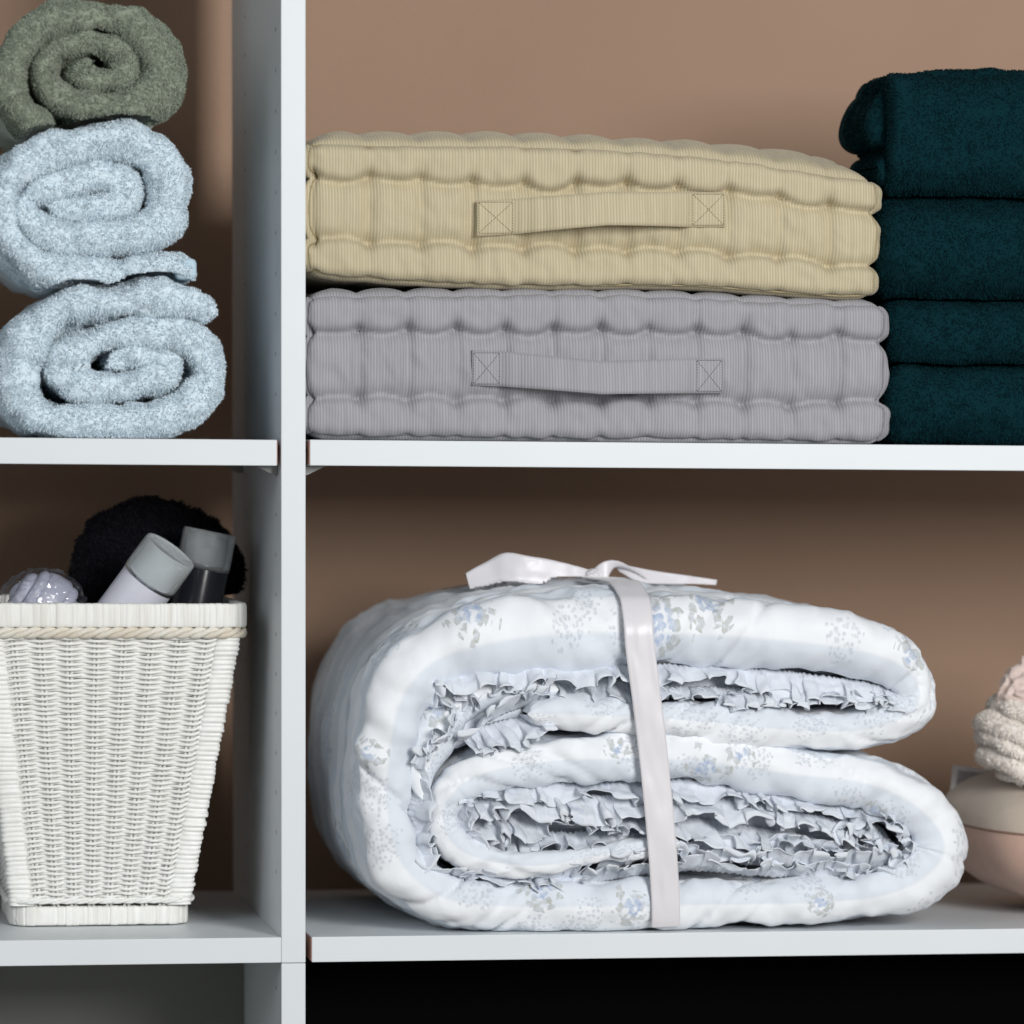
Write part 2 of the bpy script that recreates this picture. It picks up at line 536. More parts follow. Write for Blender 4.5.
MAT['film'] = film()
DEP = 0.397            # shelf depth
UL, TH = 0.3976, 0.0205
GAP = 0.095             # the unit stands a little off the wall
wall = MB().box((-1.4, DEP + GAP, -0.5), (2.2, DEP + GAP + 0.08, 1.6)).build('wall_back', MAT['wall'], smooth=False); wall['kind'] = 'structure'
flo = MB().box((-1.4, -4.6, -0.54), (2.2, DEP + GAP + 0.08, -0.5)).build('floor', plain('pale_floor', srgb(150, 146, 140), srgb(140, 136, 130), 0.5, 5), smooth=False); flo['kind'] = 'structure'

unit = empty('shelving_unit', (0, 0, -0.5))
tag(unit, 'white melamine shelving unit with a central divider against the brown wall', 'shelves')
XD = 0.0196
dm = MB().box((0, 0, -0.0208), (XD, DEP - 0.001, 1.30), 0, 0.0007)
for zc in np.arange(0.05, 0.80, 0.032):
    if abs(zc - UL) < 0.02: continue
    for yc in (0.037, 0.28):
        th = np.linspace(0, 2 * np.pi, 10, endpoint=False)
        for xf in (-0.0002, XD + 0.0002):
            ring = np.stack([np.full(10, xf), yc + 0.0019 * np.cos(th), zc + 0.0019 * np.sin(th)], 1)
            dm.add(ring, [np.arange(10)], 1)
dm.build('divider', [MAT['white'], MAT['hole']], unit, smooth=False)
dm = MB().box((0.0, 0.0003, -0.5), (XD, DEP - 0.001, -0.0212), 0, 0.0007)
for zc in (-0.045, -0.077):
    th = np.linspace(0, 2 * np.pi, 10, endpoint=False)
    dm.add(np.stack([np.full(10, -0.0002), 0.037 + 0.0019 * np.cos(th), zc + 0.0019 * np.sin(th)], 1), [np.arange(10)], 1)
dm.build('divider', [MAT['white'], MAT['hole']], unit, smooth=False)


def shelf(x0, x1, ztop, y0=0.0, e=None):
    b = MB().box((x0, y0, ztop - TH), (x1, DEP - 0.002, ztop), 0, 0.0006)
    b.build('shelf', MAT['white'], unit, smooth=False)
    if e is not None:   # raw board edge shown at the end
        MB().box((e - 0.0006, y0 + 0.001, ztop - TH + 0.001), (e + 0.0006, DEP - 0.01, ztop - 0.001)).build('edge_strip', MAT['edge'], unit, smooth=False)


shelf(-0.2995, -0.0033, UL, e=-0.0033)
shelf(-0.2995, -0.0001, 0.0)
shelf(XD + 0.0034, 1.25, 0.3980, e=XD + 0.0034)
shelf(XD + 0.005, 1.25, 0.0, e=XD + 0.005)
shelf(-0.2995, -0.0033, 0.98)
shelf(XD + 0.0034, 1.25, 1.28)
for x0, s in ((0, -1), (XD, 1)):
    for yb in (0.022, 0.30):
        z1 = UL - TH - 0.0002
        w = 0.018
        V = [(x0, yb, z1), (x0 + s * w, yb, z1), (x0 + s * 0.004, yb, z1 - 0.007), (x0, yb, z1 - 0.007)]
        V2 = [(a, b + 0.012, c) for a, b, c in V]
        MB().add(V + V2, [(0, 1, 2, 3), (7, 6, 5, 4), (0, 4, 5, 1), (1, 5, 6, 2), (2, 6, 7, 3), (3, 7, 4, 0)]).build('shelf_support', MAT['plastic'], unit, smooth=False)
MB().box((-0.318, 0.0, -0.5), (-0.30, DEP - 0.001, 1.30), 0, 0.0007).build('side_panel', MAT['white'], unit, smooth=False)
MB().box((-0.2995, 0.30, -0.5), (-0.0005, 0.315, -TH - 0.0005)).build('back_panel', MAT['grey_back'], unit, smooth=False)
MB().box((XD + 0.0005, 0.10, -0.5), (1.25, 0.115, -TH - 0.0005)).build('back_panel', MAT['black_filler'], unit, smooth=False)  # near-black filler added to keep the space under the shelf dark

XZY = ((1, 0, 0), (0, 0, 1), (0, 1, 0))

# ------------------------------------------------------------------ rolled towels


def terry_roll(name, px, k, oy, half_px, Y0, L, mat, seed, extra=None, drop=None, zmin=None, dens=1 / (0.0008 ** 2), tl=0.0030):
    W = pts_at(px, Y0, k, 0, oy)[:, [0, 2]]
    hw = np.asarray(half_px, float) / k * 0.0008
    if hw.ndim == 0: hw = np.full(len(W), float(hw))
    g = sweep(W, hw, XZY, Y0, L, rnd=0.95, ds=0.002, dy=0.0025, fine=0.05)
    P = g['P']
    n, fl = orient(P)
    d = 0.0036 * fbm(P * 34, 2, seed) + 0.0016 * fbm(P * 95, 2, seed + 5)
    ridge = vn(np.stack([g['uv'][..., 0] * 55, g['uv'][..., 1] * 16, g['uv'][..., 0] * 0], -1), seed + 9)
    d = d - 0.0042 * np.maximum(0, ridge)
    P = P + n * d[..., None]
    # later windings sit a little deeper, so the spiral reads as one
    sfrac = (g['s'] / g['s'][-1])[:, None]
    P[..., 1] += 0.005 * sstep(0.5, 1.0, sfrac) + 0.003 * vn(v3(g['s'][:, None] * 30, 0.5, seed))
    if zmin is not None:
        P[..., 2] = np.where(P[..., 2] < zmin, zmin + 0.0002 * 0 + (P[..., 2] - zmin) * 0.0, P[..., 2])
    n, fl = orient(P)
    mb = MB().grid(P, cv=True, flip=fl, uv=g['uv'])
    tufts(mb, P, n, cv=True, dens=dens, length=tl, width=0.00028, wild=0.35, seed=seed, keep=lambda c, nn: ((c[:, 1] < Y0 + 0.12)) * np.where(c[:, 1] < Y0 + 0.035, 1.0, 0.45) * (nn[:, 1] < 0.5), maxn=110000,
          droop=0.15)
    o = None
    return mb, g, P


low = [(690, 205), (600, 168), (480, 156), (350, 160), (230, 185), (125, 245), (70, 345), (66, 440), (105, 515), (190, 545), (350, 550), (520, 538), (622, 492), (664, 425), (660, 345), (610, 285), (530, 262), (420, 270), (320, 292), (226, 338), (216, 400), (285, 436), (390, 436), (490, 420), (548, 372), (500, 330), (410, 338), (340, 375)]
lh = [46, 48, 50, 52, 54, 58, 66, 66, 56, 50, 52, 56, 60, 64, 62, 54, 50, 48, 46, 58, 60, 52, 46, 46, 46, 42, 40, 36]
# crop pixel -> photo pixel: y = 250 + v/3.2
mb, g, _ = terry_roll('t', low, 3.2, 250, lh, 0.004, 0.30, MAT['blue'], 11, zmin=UL + 0.0005)
mb.apply(above(UL + 0.0004)); rest = Rest(mb.v)
o = mb.build('rolled_towel', MAT['blue'])
tag(o, 'light blue rolled terry towel lying directly on the left shelf, lowest of the three rolls', 'towel', 'rolled towels in the upper left bay')

up = [(610, 866), (500, 866), (380, 868), (260, 872), (150, 858), (75, 810), (30, 735), (18, 640), (40, 560), (115, 500), (220, 462), (340, 444), (450, 456), (520, 510), (548, 590), (545, 668), (505, 722), (420, 752), (300, 760), (180, 750), (100, 712), (84, 655), (130, 610), (220, 586), (320, 562), (405, 590), (400, 640), (290, 662), (160, 664)]
uh = [42, 44, 46, 46, 46, 46, 46, 50, 54, 56, 56, 56, 60, 66, 72, 68, 58, 52, 50, 50, 50, 48, 48, 48, 46, 44, 42, 40, 34]
mb, g, _ = terry_roll('t', up, 3.2, 0, uh, 0.006, 0.30, MAT['blue'], 23)
rest.gap = 0.0022
mb.apply(rest); rest = Rest(mb.v)
o = mb.build('rolled_towel', MAT['blue'])
tag(o, 'light blue rolled terry towel with a loose hemmed end, sandwiched between the other two rolls', 'towel', 'rolled towels in the upper left bay')
h0 = at(176, 258, 0.003); h1 = at(197, 282, 0.003)
MB().box((h0[0], 0.003, h1[2] + 0.002), (h1[0], 0.25, h0[2]), 0, 0.004).build('hem', MAT['hem'], o)

gr = [(170, 402), (80, 350), (44, 270), (50, 190), (100, 112), (190, 56), (295, 40), (400, 64), (480, 122), (520, 200), (518, 275), (468, 328), (380, 342), (270, 330), (190, 300), (145, 245), (160, 180), (215, 140), (300, 126), (385, 152), (415, 205), (380, 250), (300, 250), (255, 222), (300, 195)]
gh = [40, 46, 48, 48, 48, 48, 48, 54, 60, 66, 62, 56, 52, 50, 48, 48, 46, 46, 46, 46, 46, 44, 44, 40, 30]
mb, g, _ = terry_roll('t', gr, 3.2, 0, gh, 0.004, 0.30, MAT['green'], 37)
rest.gap = 0.0022
mb.apply(rest)
o = mb.build('rolled_towel', MAT['green'])
tag(o, 'sage green rolled terry towel on top of the two light blue rolls', 'towel', 'rolled towels in the upper left bay')

# ------------------------------------------------------------------ teal folded towels
YZX = ((0, 1, 0), (0, 0, 1), (1, 0, 0))


def teal_slab(xl, top, bot, y0, label, seed, X1=0.83, lr=0.02):
    """a folded towel: two thick layers meeting in one fold at the front"""
    x0 = at(xl, (top + bot) / 2, y0)[0]
    zt = at(960, top, y0)[2]; zb = at(960, bot, y0)[2]
    H = zt - zb
    h = H / 4 * 1.04
    yb = 0.30
    zm = (zt + zb) / 2
    pth = [(yb, zt - h), (y0 + 0.09, zt - h), (y0 + h * 1.9, zt - h * 1.0), (y0 + h * 1.15, zt - h * 1.35), (y0 + h, zm), (y0 + h * 1.15, zb + h * 1.35), (y0 + h * 1.9, zb + h), (y0 + 0.09, zb + h), (yb, zb + h)]
    g = sweep(pth, [h] * 9, YZX, x0, X1 - x0, rnd=lr / h, ds=0.003, dy=0.0045, fine=0.24, taper=(1, 1))
    P = g['P']
    n, fl = orient(P)
    P = P + n * (0.0022 * fbm(P * 22, 2, seed) + 0.0010 * fbm(P * 80, 2, seed + 2))[..., None]
    P[..., 2] = np.clip(P[..., 2], zb + 0.0004, zt + 0.004)
    n, fl = orient(P)
    mb = MB().grid(P, cv=True, flip=fl)
    tufts(mb, P, n, cv=True, dens=1 / (0.0012 ** 2), length=0.0024, seed=seed, maxn=60000,
          keep=lambda c, nn: (c[:, 1] < y0 + 0.10) * (nn[:, 1] < 0.6) * (c[:, 0] < 0.66))
    global rest
    mb.apply(rest); rest = Rest(mb.v)
    o = mb.build('folded_towel', MAT['teal'])
    tag(o, label, 'towel', 'dark teal towels stacked on the upper right shelf')
    return o


rest = above(0.3984)
teal_slab(889, 366.5, 444.5, 0.006, 'dark teal folded terry towel lying on the shelf at the bottom of the teal stack', 41)
teal_slab(891, 302, 366, 0.010, 'dark teal folded terry towel second from the bottom of the teal stack, the thinnest one', 43)
teal_slab(882, 197, 300, 0.004, 'dark teal folded terry towel directly under the topmost towel of the teal stack', 47)

# topmost: front flap plus the side fold seen at its left end
y0 = 0.003
A = lambda x, y, Y: tuple(at(x, y, Y)[[0, 2]])
zt = at(960, 72, y0)[2]; zb = at(960, 195, y0)[2]
H = zt - zb; h = 0.017
mb = MB()
x0 = at(893, 120, y0)[0]
pth = [(0.14, zt - h), (0.09, zt - h), (y0 + h * 1.9, zt - h * 1.02), (y0 + h * 1.15, zt - h * 1.5), (y0 + h, zt - H * 0.38), (y0 + h, zb + H * 0.35), (y0 + h * 1.2, zb + h * 1.4), (y0 + h * 2, zb + h), (0.10, zb + h), (0.14, zb + h)]
g = sweep(pth, [h] * 10, YZX, x0, 0.83 - x0, rnd=0.35, ds=0.003, dy=0.0045, fine=0.24)
parts = [g['P']]
yl = 0.045
side = [A(1060, 92, yl), A(960, 90, yl), A(920, 92, yl), A(892, 106, yl), A(880, 128, yl), A(884, 148, yl)]
parts.append(sweep(side, [0.0155, 0.0155, 0.0155, 0.0155, 0.014, 0.010], XZY, yl - 0.017, 0.11, rnd=0.8, ds=0.002, dy=0.003)['P'])
side = [A(1060, 138, yl), A(960, 136, yl), A(915, 134, yl), A(882, 150, yl)]
parts.append(sweep(side, [0.013, 0.013, 0.0135, 0.010], XZY, yl - 0.012, 0.10, rnd=0.9, ds=0.002, dy=0.003)['P'])
side = [A(1060, 176, yl), A(960, 174, yl), A(910, 172, yl), A(871, 169, yl)]
parts.append(sweep(side, [0.0150, 0.0150, 0.0150, 0.0145], XZY, yl - 0.025, 0.11, rnd=0.9, ds=0.002, dy=0.003)['P'])
for q, P in enumerate(parts):
    n, fl = orient(P)
    P = P + n * (0.0018 * fbm(P * 24, 2, 50) + 0.0009 * fbm(P * 80, 2, 52))[..., None]
    P[..., 2] = np.maximum(P[..., 2], zb + 0.0004)
    n, fl = orient(P)
    mb.grid(P, cv=True, flip=fl)
    tufts(mb, P, n, cv=True, dens=1 / (0.0012 ** 2), length=0.0024, seed=53 + q, maxn=50000,
          keep=lambda c, nn: (c[:, 1] < 0.12) * (nn[:, 1] < 0.6) * (c[:, 0] < 0.66))
mb.apply(rest)
o = mb.build('folded_towel', MAT['teal'])
tag(o, 'dark teal terry towel topmost of the teal stack, its side fold showing', 'towel', 'dark teal towels stacked on the upper right shelf')

# ------------------------------------------------------------------ floor cushions


def cushion(x_l, x_r, top, bot, tl, Ydep, mats, seed, v_lo, v_hi, tuft_x, handle, label, lo_z=None, dome=0.0):
    """tufted box cushion: rows of stitched puffs around the sides, corded edges, a carrying strap in front.
    top / bot: [(px,py)...] the upper / lower front edges"""
    y0 = 0.006
    Xl = at(x_l, 300, y0)[0]; Xr = at(x_r, 300, y0)[0]
    W = Xr - Xl; D = Ydep
    tp = pts_at(top, y0)[:, [0, 2]]; bt = pts_at(bot, y0)[:, [0, 2]]
    def ztop(x): return np.interp(x, tp[:, 0], tp[:, 1])
    def zbot(x): return np.interp(x, bt[:, 0], bt[:, 1])
    if lo_z is not None:
        zb0 = zbot; zbot = lambda x: np.maximum(zb0(x), lo_z)
    H = 0.118
    hx, hy, hz, r = W / 2, D / 2, H / 2, 0.012
    tx = np.array([at(t, 300, y0)[0] for t in tuft_x])
    per = float(np.mean(np.diff(tx)))
    cx = (Xl + Xr) / 2
    def tphase(t): return (t - tx[0] + cx) / per      # integer at tufts (front); carried round the sides
    def surf(p):
        """p (...,3) on the box surface, local coords centred; returns world points"""
        p = np.asarray(p, float)
        lim = np.array([hx - r, hy - r, hz - r])
        inn = np.clip(p, -lim, lim)
        d = p - inn
        L = np.linalg.norm(d, axis=-1, keepdims=True)
        n = d / np.maximum(L, 1e-9)
        q = inn + n * r
        # perimeter coordinate
        front = -n[..., 1]
        t = np.where(np.abs(p[..., 1]) > hy - 1e-6, p[..., 0], np.sign(p[..., 0]) * (hx + (p[..., 1] + hy)))
        ph = tphase(t)
        fr = ph - np.floor(ph)
        arch = np.sin(np.pi * fr)
        jit = vn(v3(np.floor(ph) * 3.3, seed, 0.5)) * 0.55
        v = (p[..., 2] + hz) / H
        vl = v_lo + 0.035 * (arch ** 0.8) * (1 + jit) - 0.01 + 0.02 * vn(v3(ph * 0.9, seed, 2.2))
        vh = v_hi - 0.045 * (arch ** 0.8) * (1 + jit) + 0.015 + 0.02 * vn(v3(ph * 0.9, seed, 5.2))
        dl = np.abs(v - vl); dh = np.abs(v - vh)
        dmin = np.minimum(dl, dh)
        tid = np.round(ph)
        rnd_lo = 0.75 + 0.5 * vn(v3(tid * 1.73, seed, 0.5)); rnd_hi = 0.85 + 0.5 * vn(v3(tid * 1.37, seed, 7.5))
        tuft = np.exp(-(np.minimum(fr, 1 - fr) / 0.11) ** 2) * np.where(dl < dh, rnd_lo, rnd_hi)
        above_ = np.where(dl < dh, v < vl, v > vh)      # the rolls overhang the flat middle
        crease = np.exp(-(dmin / np.where(above_, 0.028, 0.060)) ** 1.3) * (0.0086 + 0.0062 * tuft)
        midz = (v > vl) & (v < vh)
        valley = np.exp(-(np.minimum(fr, 1 - fr) / 0.13) ** 2) * np.where(midz, 0.0042 * (0.6 + 0.6 * rnd_lo), 0.0026 * np.exp(-(dmin / 0.10) ** 2) + 0.0007)
        puff = np.where(midz, 0.0040, 0.0058 * np.clip(np.where(v > 0.5, 1 - v, v) / 0.08, 0, 1) ** 0.5)
        wr = 0.0011 * fbm(v3(t * 60, v * 5, seed), 3, seed) + 0.0009 * vn(v3(t * 120 + v * 8, v * 9, seed + 4))
        side = np.sqrt(n[..., 0] ** 2 + n[..., 1] ** 2)
        disp = (puff - crease - valley + wr) * side
        # top / bottom tufting
        ux = tphase(p[..., 0]); uy = (p[..., 1] + hy) / per
        tb = np.abs(np.sin(np.pi * ux)) ** 0.6 * np.abs(np.sin(np.pi * uy)) ** 0.6
        edge_in = np.clip((hy - np.abs(p[..., 1])) / 0.02, 0, 1) * np.clip((hx - np.abs(p[..., 0])) / 0.02, 0, 1)
        nz_ = n[..., 2]
        up_ = np.where(nz_ > 0, 0.0045, 0.0012) * tb * edge_in * np.abs(nz_)
        xn = (p[..., 0] + hx) / W; yn = np.clip((p[..., 1] + hy) / (0.30 * D), 0, 1)
        up_ = up_ + np.where(nz_ > 0, dome, 0.0) * (1 + 0.9 * sstep(0.55, 0.95, xn)) * np.sin(yn * np.pi / 2) * np.clip((hx - np.abs(p[..., 0])) / 0.035, 0, 1) ** 0.6 * np.clip((hy - p[..., 1]) / 0.05, 0, 1) * np.abs(nz_)
        # stitched edges are pulled in at every tuft
        edge = np.exp(-((hz - np.abs(p[..., 2])) / 0.006) ** 2) * side
        pull = edge * (0.0009 * tuft + 0.0008 * vn(v3(t * 90, seed, 8.1)))
        q = q + n * (disp - pull)[..., None]
        q[..., 2] += np.sign(nz_) * up_ - np.sign(p[..., 2]) * 0.0012 * np.exp(-((hz - np.abs(p[..., 2])) / 0.01) ** 2) * tuft
        # place in the world, following the sagging top and bottom edges
        x = q[..., 0] + cx
        w = (q[..., 2] + hz) / H
        yy = q[..., 1] + y0 + hy
        z = zbot(x) + w * (ztop(x) - zbot(x))
        if lo_z is not None: z = np.maximum(z, lo_z)
        x = x + 0.004 * np.sin(w * 3.1) * np.sign(p[..., 0]) * (np.abs(p[..., 0]) > hx - 0.02)
        return np.stack([x, yy, z], -1), n
    # cube grids
    def lin(h, fine, rr=r):
        m = max(3, int((2 * h - 2 * rr) / fine))
        e = np.linspace(0, rr, 7)[:-1]
        return np.concatenate([-h + e, np.linspace(-h + rr, h - rr, m), (h - e)[::-1]])
    gx, gy, gz = lin(hx, 0.0022), lin(hy, 0.008), lin(hz, 0.0022)
    vs, qs, nn = [], [], 0
    def face(a, b, fn):
        nonlocal nn
        Aa, Bb = np.meshgrid(a, b, indexing='ij')
        vs.append(fn(Aa, Bb).reshape(-1, 3)); qs.append(grid_quads(len(a), len(b)) + nn); nn += Aa.size
    face(gx, gz, lambda a, b: np.stack([a, np.full_like(a, -hy), b], -1))
    face(gx[::-1], gz, lambda a, b: np.stack([a, np.full_like(a, hy), b], -1))
    face(gx, gy, lambda a, b: np.stack([a, b, np.full_like(a, hz)], -1))
    face(gx[::-1], gy, lambda a, b: np.stack([a, b, np.full_like(a, -hz)], -1))
    face(gy[::-1], gz, lambda a, b: np.stack([np.full_like(a, -hx), a, b], -1))
    face(gy, gz, lambda a, b: np.stack([np.full_like(a, hx), a, b], -1))
    V = np.concatenate(vs); Q = np.concatenate(qs)
    key = np.round(V * 1e6).astype(np.int64)
    _, idx, inv = np.unique(key, axis=0, return_index=True, return_inverse=True)
    inv = inv.ravel()
    V = V[idx]; Q = inv[Q]
    Wp, _ = surf(V)
    root = empty('floor_cushion', (cx, y0 + hy, float(Wp[:, 2].min())))
    tag(root, label, 'cushion', 'tufted cushions stacked on the upper right shelf')
    MB().quads(Wp, Q).build('cover', mats[0], root)
    # corded edges
    for sz in (1, -1):
        e = r * 0.0
        t = np.linspace(-hx + r * 0.3, hx - r * 0.3, 260)
        ln = np.stack([t, np.full_like(t, -hy + 0.0005), np.full_like(t, sz * hz)], 1)
        lp = np.stack([np.full(80, 1.0), np.linspace(-hy + 0.0005, hy, 80), np.full(80, sz * hz)], 1)
        left = lp.copy(); left[:, 0] = -hx
        pth = np.concatenate([left[::-1], ln])
        w_, n_ = surf(pth)
        w_[1:-1] = (w_[:-2] + 2 * w_[1:-1] + w_[2:]) / 4
        MB().tube(w_ + n_ * 0.0002, 0.0009, 6).build('piping', mats[1], root)
    for sx in (-1, 1):
        t = np.linspace(-hz + 0.006, hz - 0.006, 60)
        w_, n_ = surf(np.stack([np.full_like(t, sx * (hx - 0.0035)), np.full_like(t, -hy), t], 1))
        MB().tube(w_ + n_ * 0.0001, 0.0007, 6).build('piping', mats[1], root)
    # strap
    (a0, a1, a2, a3), zc_px, hw_px, sag, outd = handle
    xs = np.concatenate([np.linspace(a0, a1, 12), np.linspace(a1, a2, 60)[1:], np.linspace(a2, a3, 12)[1:]])
    ctr_px = np.interp(xs, [a0, a1, (a1 + a2) / 2, a2, a3], zc_px)
    m = np.clip((xs - a1) / (a2 - a1), 0, 1)
    belly = np.sin(np.pi * m)
    ctr_px = ctr_px + 0.0 * belly
    yb = y0 - 0.0050 - outd * belly ** 0.8 + 0.0006 * vn(v3(xs * 0.12, seed, 0))
    rows = np.linspace(-1, 1, 9)
    wv = 1.0 - 0.05 * belly
    ctr = at(xs, ctr_px, y0)
    hwm = hw_px * 0.0008 * wv
    th = 0.0011
    loop = [(rr, -1) for rr in rows] + [(rr, 1) for rr in rows[::-1]]
    G = np.stack([np.stack([ctr[:, 0], yb + sgn * th + 0.0012 * rr * rr + 0.003 * belly * rr, ctr[:, 2] + rr * hwm], -1) for rr, sgn in loop], 1)
    hm = MB().grid(G, cv=True)
    nl = len(loop)
    hm.f.append(np.arange(nl)); hm.m.append(0); hm.f.append(np.arange(nl)[::-1] + (len(xs) - 1) * nl); hm.m.append(0)
    ho = hm.build('handle', mats[0], root)
    # stitched squares with a cross at both ends of the strap
    for (e0, e1) in ((a0, a1), (a2, a3)):
        sb = MB()
        i0 = 1.5; 
        zc = np.interp((e0 + e1) / 2, xs, ctr_px)
        c = [(e0 + i0, zc - hw_px + 2.0), (e1 - i0, zc - hw_px + 2.0), (e1 - i0, zc + hw_px - 2.0), (e0 + i0, zc + hw_px - 2.0)]
        for p, q in ((c[0], c[1]), (c[1], c[2]), (c[2], c[3]), (c[3], c[0]), (c[0], c[2]), (c[1], c[3])):
            nst = max(4, int(math.hypot(q[0] - p[0], q[1] - p[1]) / 2.6))
            for s_ in range(nst):
                f0 = (s_ + 0.2) / nst; f1 = (s_ + 0.8) / nst
                X = [p[0] + (q[0] - p[0]) * f for f in (f0, f1)]; Yp = [p[1] + (q[1] - p[1]) * f for f in (f0, f1)]
                w_ = at(X, Yp, y0)
                ybx = np.interp(X, xs, yb)
                w_[:, 1] = ybx - th - 0.0002 + 0.0012 * ((np.array(Yp) - zc) / hw_px) ** 2
                sb.tube(w_, 0.00035, 5)
        sb.build('stitching', mats[1], ho)
    return root


cushion(308, 884, [(300, 293), (360, 293), (500, 291), (640, 292), (740, 297), (830, 301), (900, 303)],
        [(300, 438), (400, 440), (500, 442), (640, 444), (900, 446)], None, 0.345, (MAT['grey'], MAT['grey_seam']), 61, 0.27, 0.745,
        [310, 357, 401, 453, 498, 550, 598, 650, 703, 750, 806, 853, 885], ((471, 500, 694, 722), [368, 369, 378, 376, 376], 17.5, 6, 0.017),
        'grey ribbed floor cushion with a strap handle, on the shelf under the beige one', lo_z=0.3983)
cushion(308, 874, [(300, 140), (330, 141), (400, 143), (500, 143), (600, 146), (700, 153), (780, 165), (840, 174), (890, 180)],
        [(300, 274), (340, 279), (420, 285), (500, 288), (560, 289), (640, 288), (700, 289), (780, 295), (840, 299), (890, 298)], None, 0.335, (MAT['beige'], MAT['beige_seam']), 71, 0.27, 0.735,
        [316, 366, 409, 462, 516, 572, 625, 678, 732, 784, 832, 878], ((476, 513, 690, 724), [219, 217, 210, 210, 210], 17.5, -6, 0.018),
        'beige ribbed floor cushion with a strap handle, lying on top of the grey one', dome=0.0115)

# ------------------------------------------------------------------ wicker basket
YB = 0.10
bk = empty('wicker_basket', tuple(at(100, 925, YB)))
tag(bk, 'white tapered wicker basket of toiletries on the lower left shelf', 'basket')
zb_ = 0.0006
cxb, = [at(100, 925, YB)[0]]
z_base, z_w0, z_w1, z_rim = 0.0006, at(100, 903, YB)[2], at(110, 634, YB - 0.02)[2], at(110, 603, YB - 0.03)[2]
def hw(z):      # half width of the square section at height z
    t = (z - z_base) / (z_rim - z_base)
    return (0.0718 + 0.0378 * t)
def cxz(z):
    t = (z - z_base) / (z_rim - z_base)
    return at(100, 925, YB)[0] + 0.0085 * t
CYB = YB + 0.0745
def ring(z, inset=0.0, rc=0.018, n=12, amp=0.0):
    """rounded-square ring of points"""
    a = hw(z) - inset
    rc = min(rc, a * 0.9)
    out = []
    for k in range(4):
        c0 = np.array([[1, 1], [-1, 1], [-1, -1], [1, -1]][k]) * (a - rc)
        th = np.linspace(0, np.pi / 2, n) + k * np.pi / 2
        out.append(np.stack([c0[0] + rc * np.cos(th), c0[1] + rc * np.sin(th)], 1))
    p = np.concatenate(out)
    return np.stack([p[:, 0] + cxz(z), p[:, 1] + CYB, np.full(len(p), z)], 1)
POST = 0.0205
# weave on the four sides
wm = MB(); sm = MB()
NS = 8
rows = int((z_w1 - z_w0) / 0.00212)
sides = [(np.array([1, 0]), np.array([0, -1])), (np.array([0, 1]), np.array([1, 0])), (np.array([-1, 0]), np.array([0, 1])), (np.array([0, -1]), np.array([-1, 0]))]
for si, (ta, na) in enumerate(sides):
    npt = 64 if si in (0, 3) else 40
    for r_ in range(rows):
        z = z_w0 + (r_ + 0.5) * (z_w1 - z_w0) / rows
        a = hw(z); w = a - POST + 0.004
        t = np.linspace(-1, 1, npt)
        ph = (t * (NS / 2) + NS / 2)            # stake at half-integers
        off = 0.0026 * np.sin(np.pi * ph + (np.pi if r_ % 2 else 0)) 
        wob = 0.00045 * vn(v3(t * 6, r_ * 1.7, si)) + 0.0003 * np.cos(2 * np.pi * ph)
        edge = np.clip((1 - np.abs(t)) / 0.10, 0, 1)
        zz = z + wob + 0.0028 * (1 - edge) ** 1.0 * (t > 0) - 0.0028 * (1 - edge) * (t < 0)
        xy = ta[None] * (t * w)[:, None] + na[None] * (a - 0.0035 + off)[:, None]
        wm.tube(np.stack([xy[:, 0] + cxz(z), xy[:, 1] + CYB, zz], 1), 0.00138, 6, cap=False, tint=R.rand())
    for k in range(NS):
        for dd in (-0.0017, 0.0017):
            zz = np.linspace(z_w0 - 0.004, z_w1 + 0.004, 12)
            pts = []
            for z in zz:
                a = hw(z); w = a - POST + 0.004
                t = -1 + (k + 0.5) * 2 / NS
                xy = ta * (t * w + dd) + na * (a - 0.0042)
                pts.append((xy[0] + cxz(z), xy[1] + CYB, z))
            sm.tube(pts, 0.00135, 6)
wm.build('weave', MAT['rattan'], bk)
sm.build('stakes', MAT['rattan'], bk)
# wrapped corner posts
for k, (sx, sy) in enumerate(((1, -1), (-1, -1), (1, 1), (-1, 1))):
    zz = np.arange(z_w0 - 0.002, z_w1 + 0.003, 0.0006)
    th = np.linspace(0, 2 * np.pi, 28, endpoint=False)
    sq = lambda v: np.sign(v) * np.abs(v) ** 0.55
    pit = 0.0039
    rr = 1 + 0.10 * (np.abs(np.sin(np.pi * (zz[:, None] + 0.0012 * vn(v3(zz[:, None] * 20, th[None] * 1.0, k))) / pit)) - 0.6) + 0.09 * vn(v3(np.floor(zz / pit)[:, None] * 1.9, 0 * th[None], k))
    c = np.array([[cxz(z) + sx * (hw(z) - 0.0105), CYB + sy * (hw(z) - 0.0105)] for z in zz])
    G = np.stack([c[:, 0:1] + 0.0105 * rr * sq(np.cos(th))[None], c[:, 1:2] + 0.0105 * rr * sq(np.sin(th))[None], np.broadcast_to(zz[:, None], rr.shape)], -1)
    MB().grid(G, cv=True, flip=True).build('corner_post', MAT['rattan'], bk)
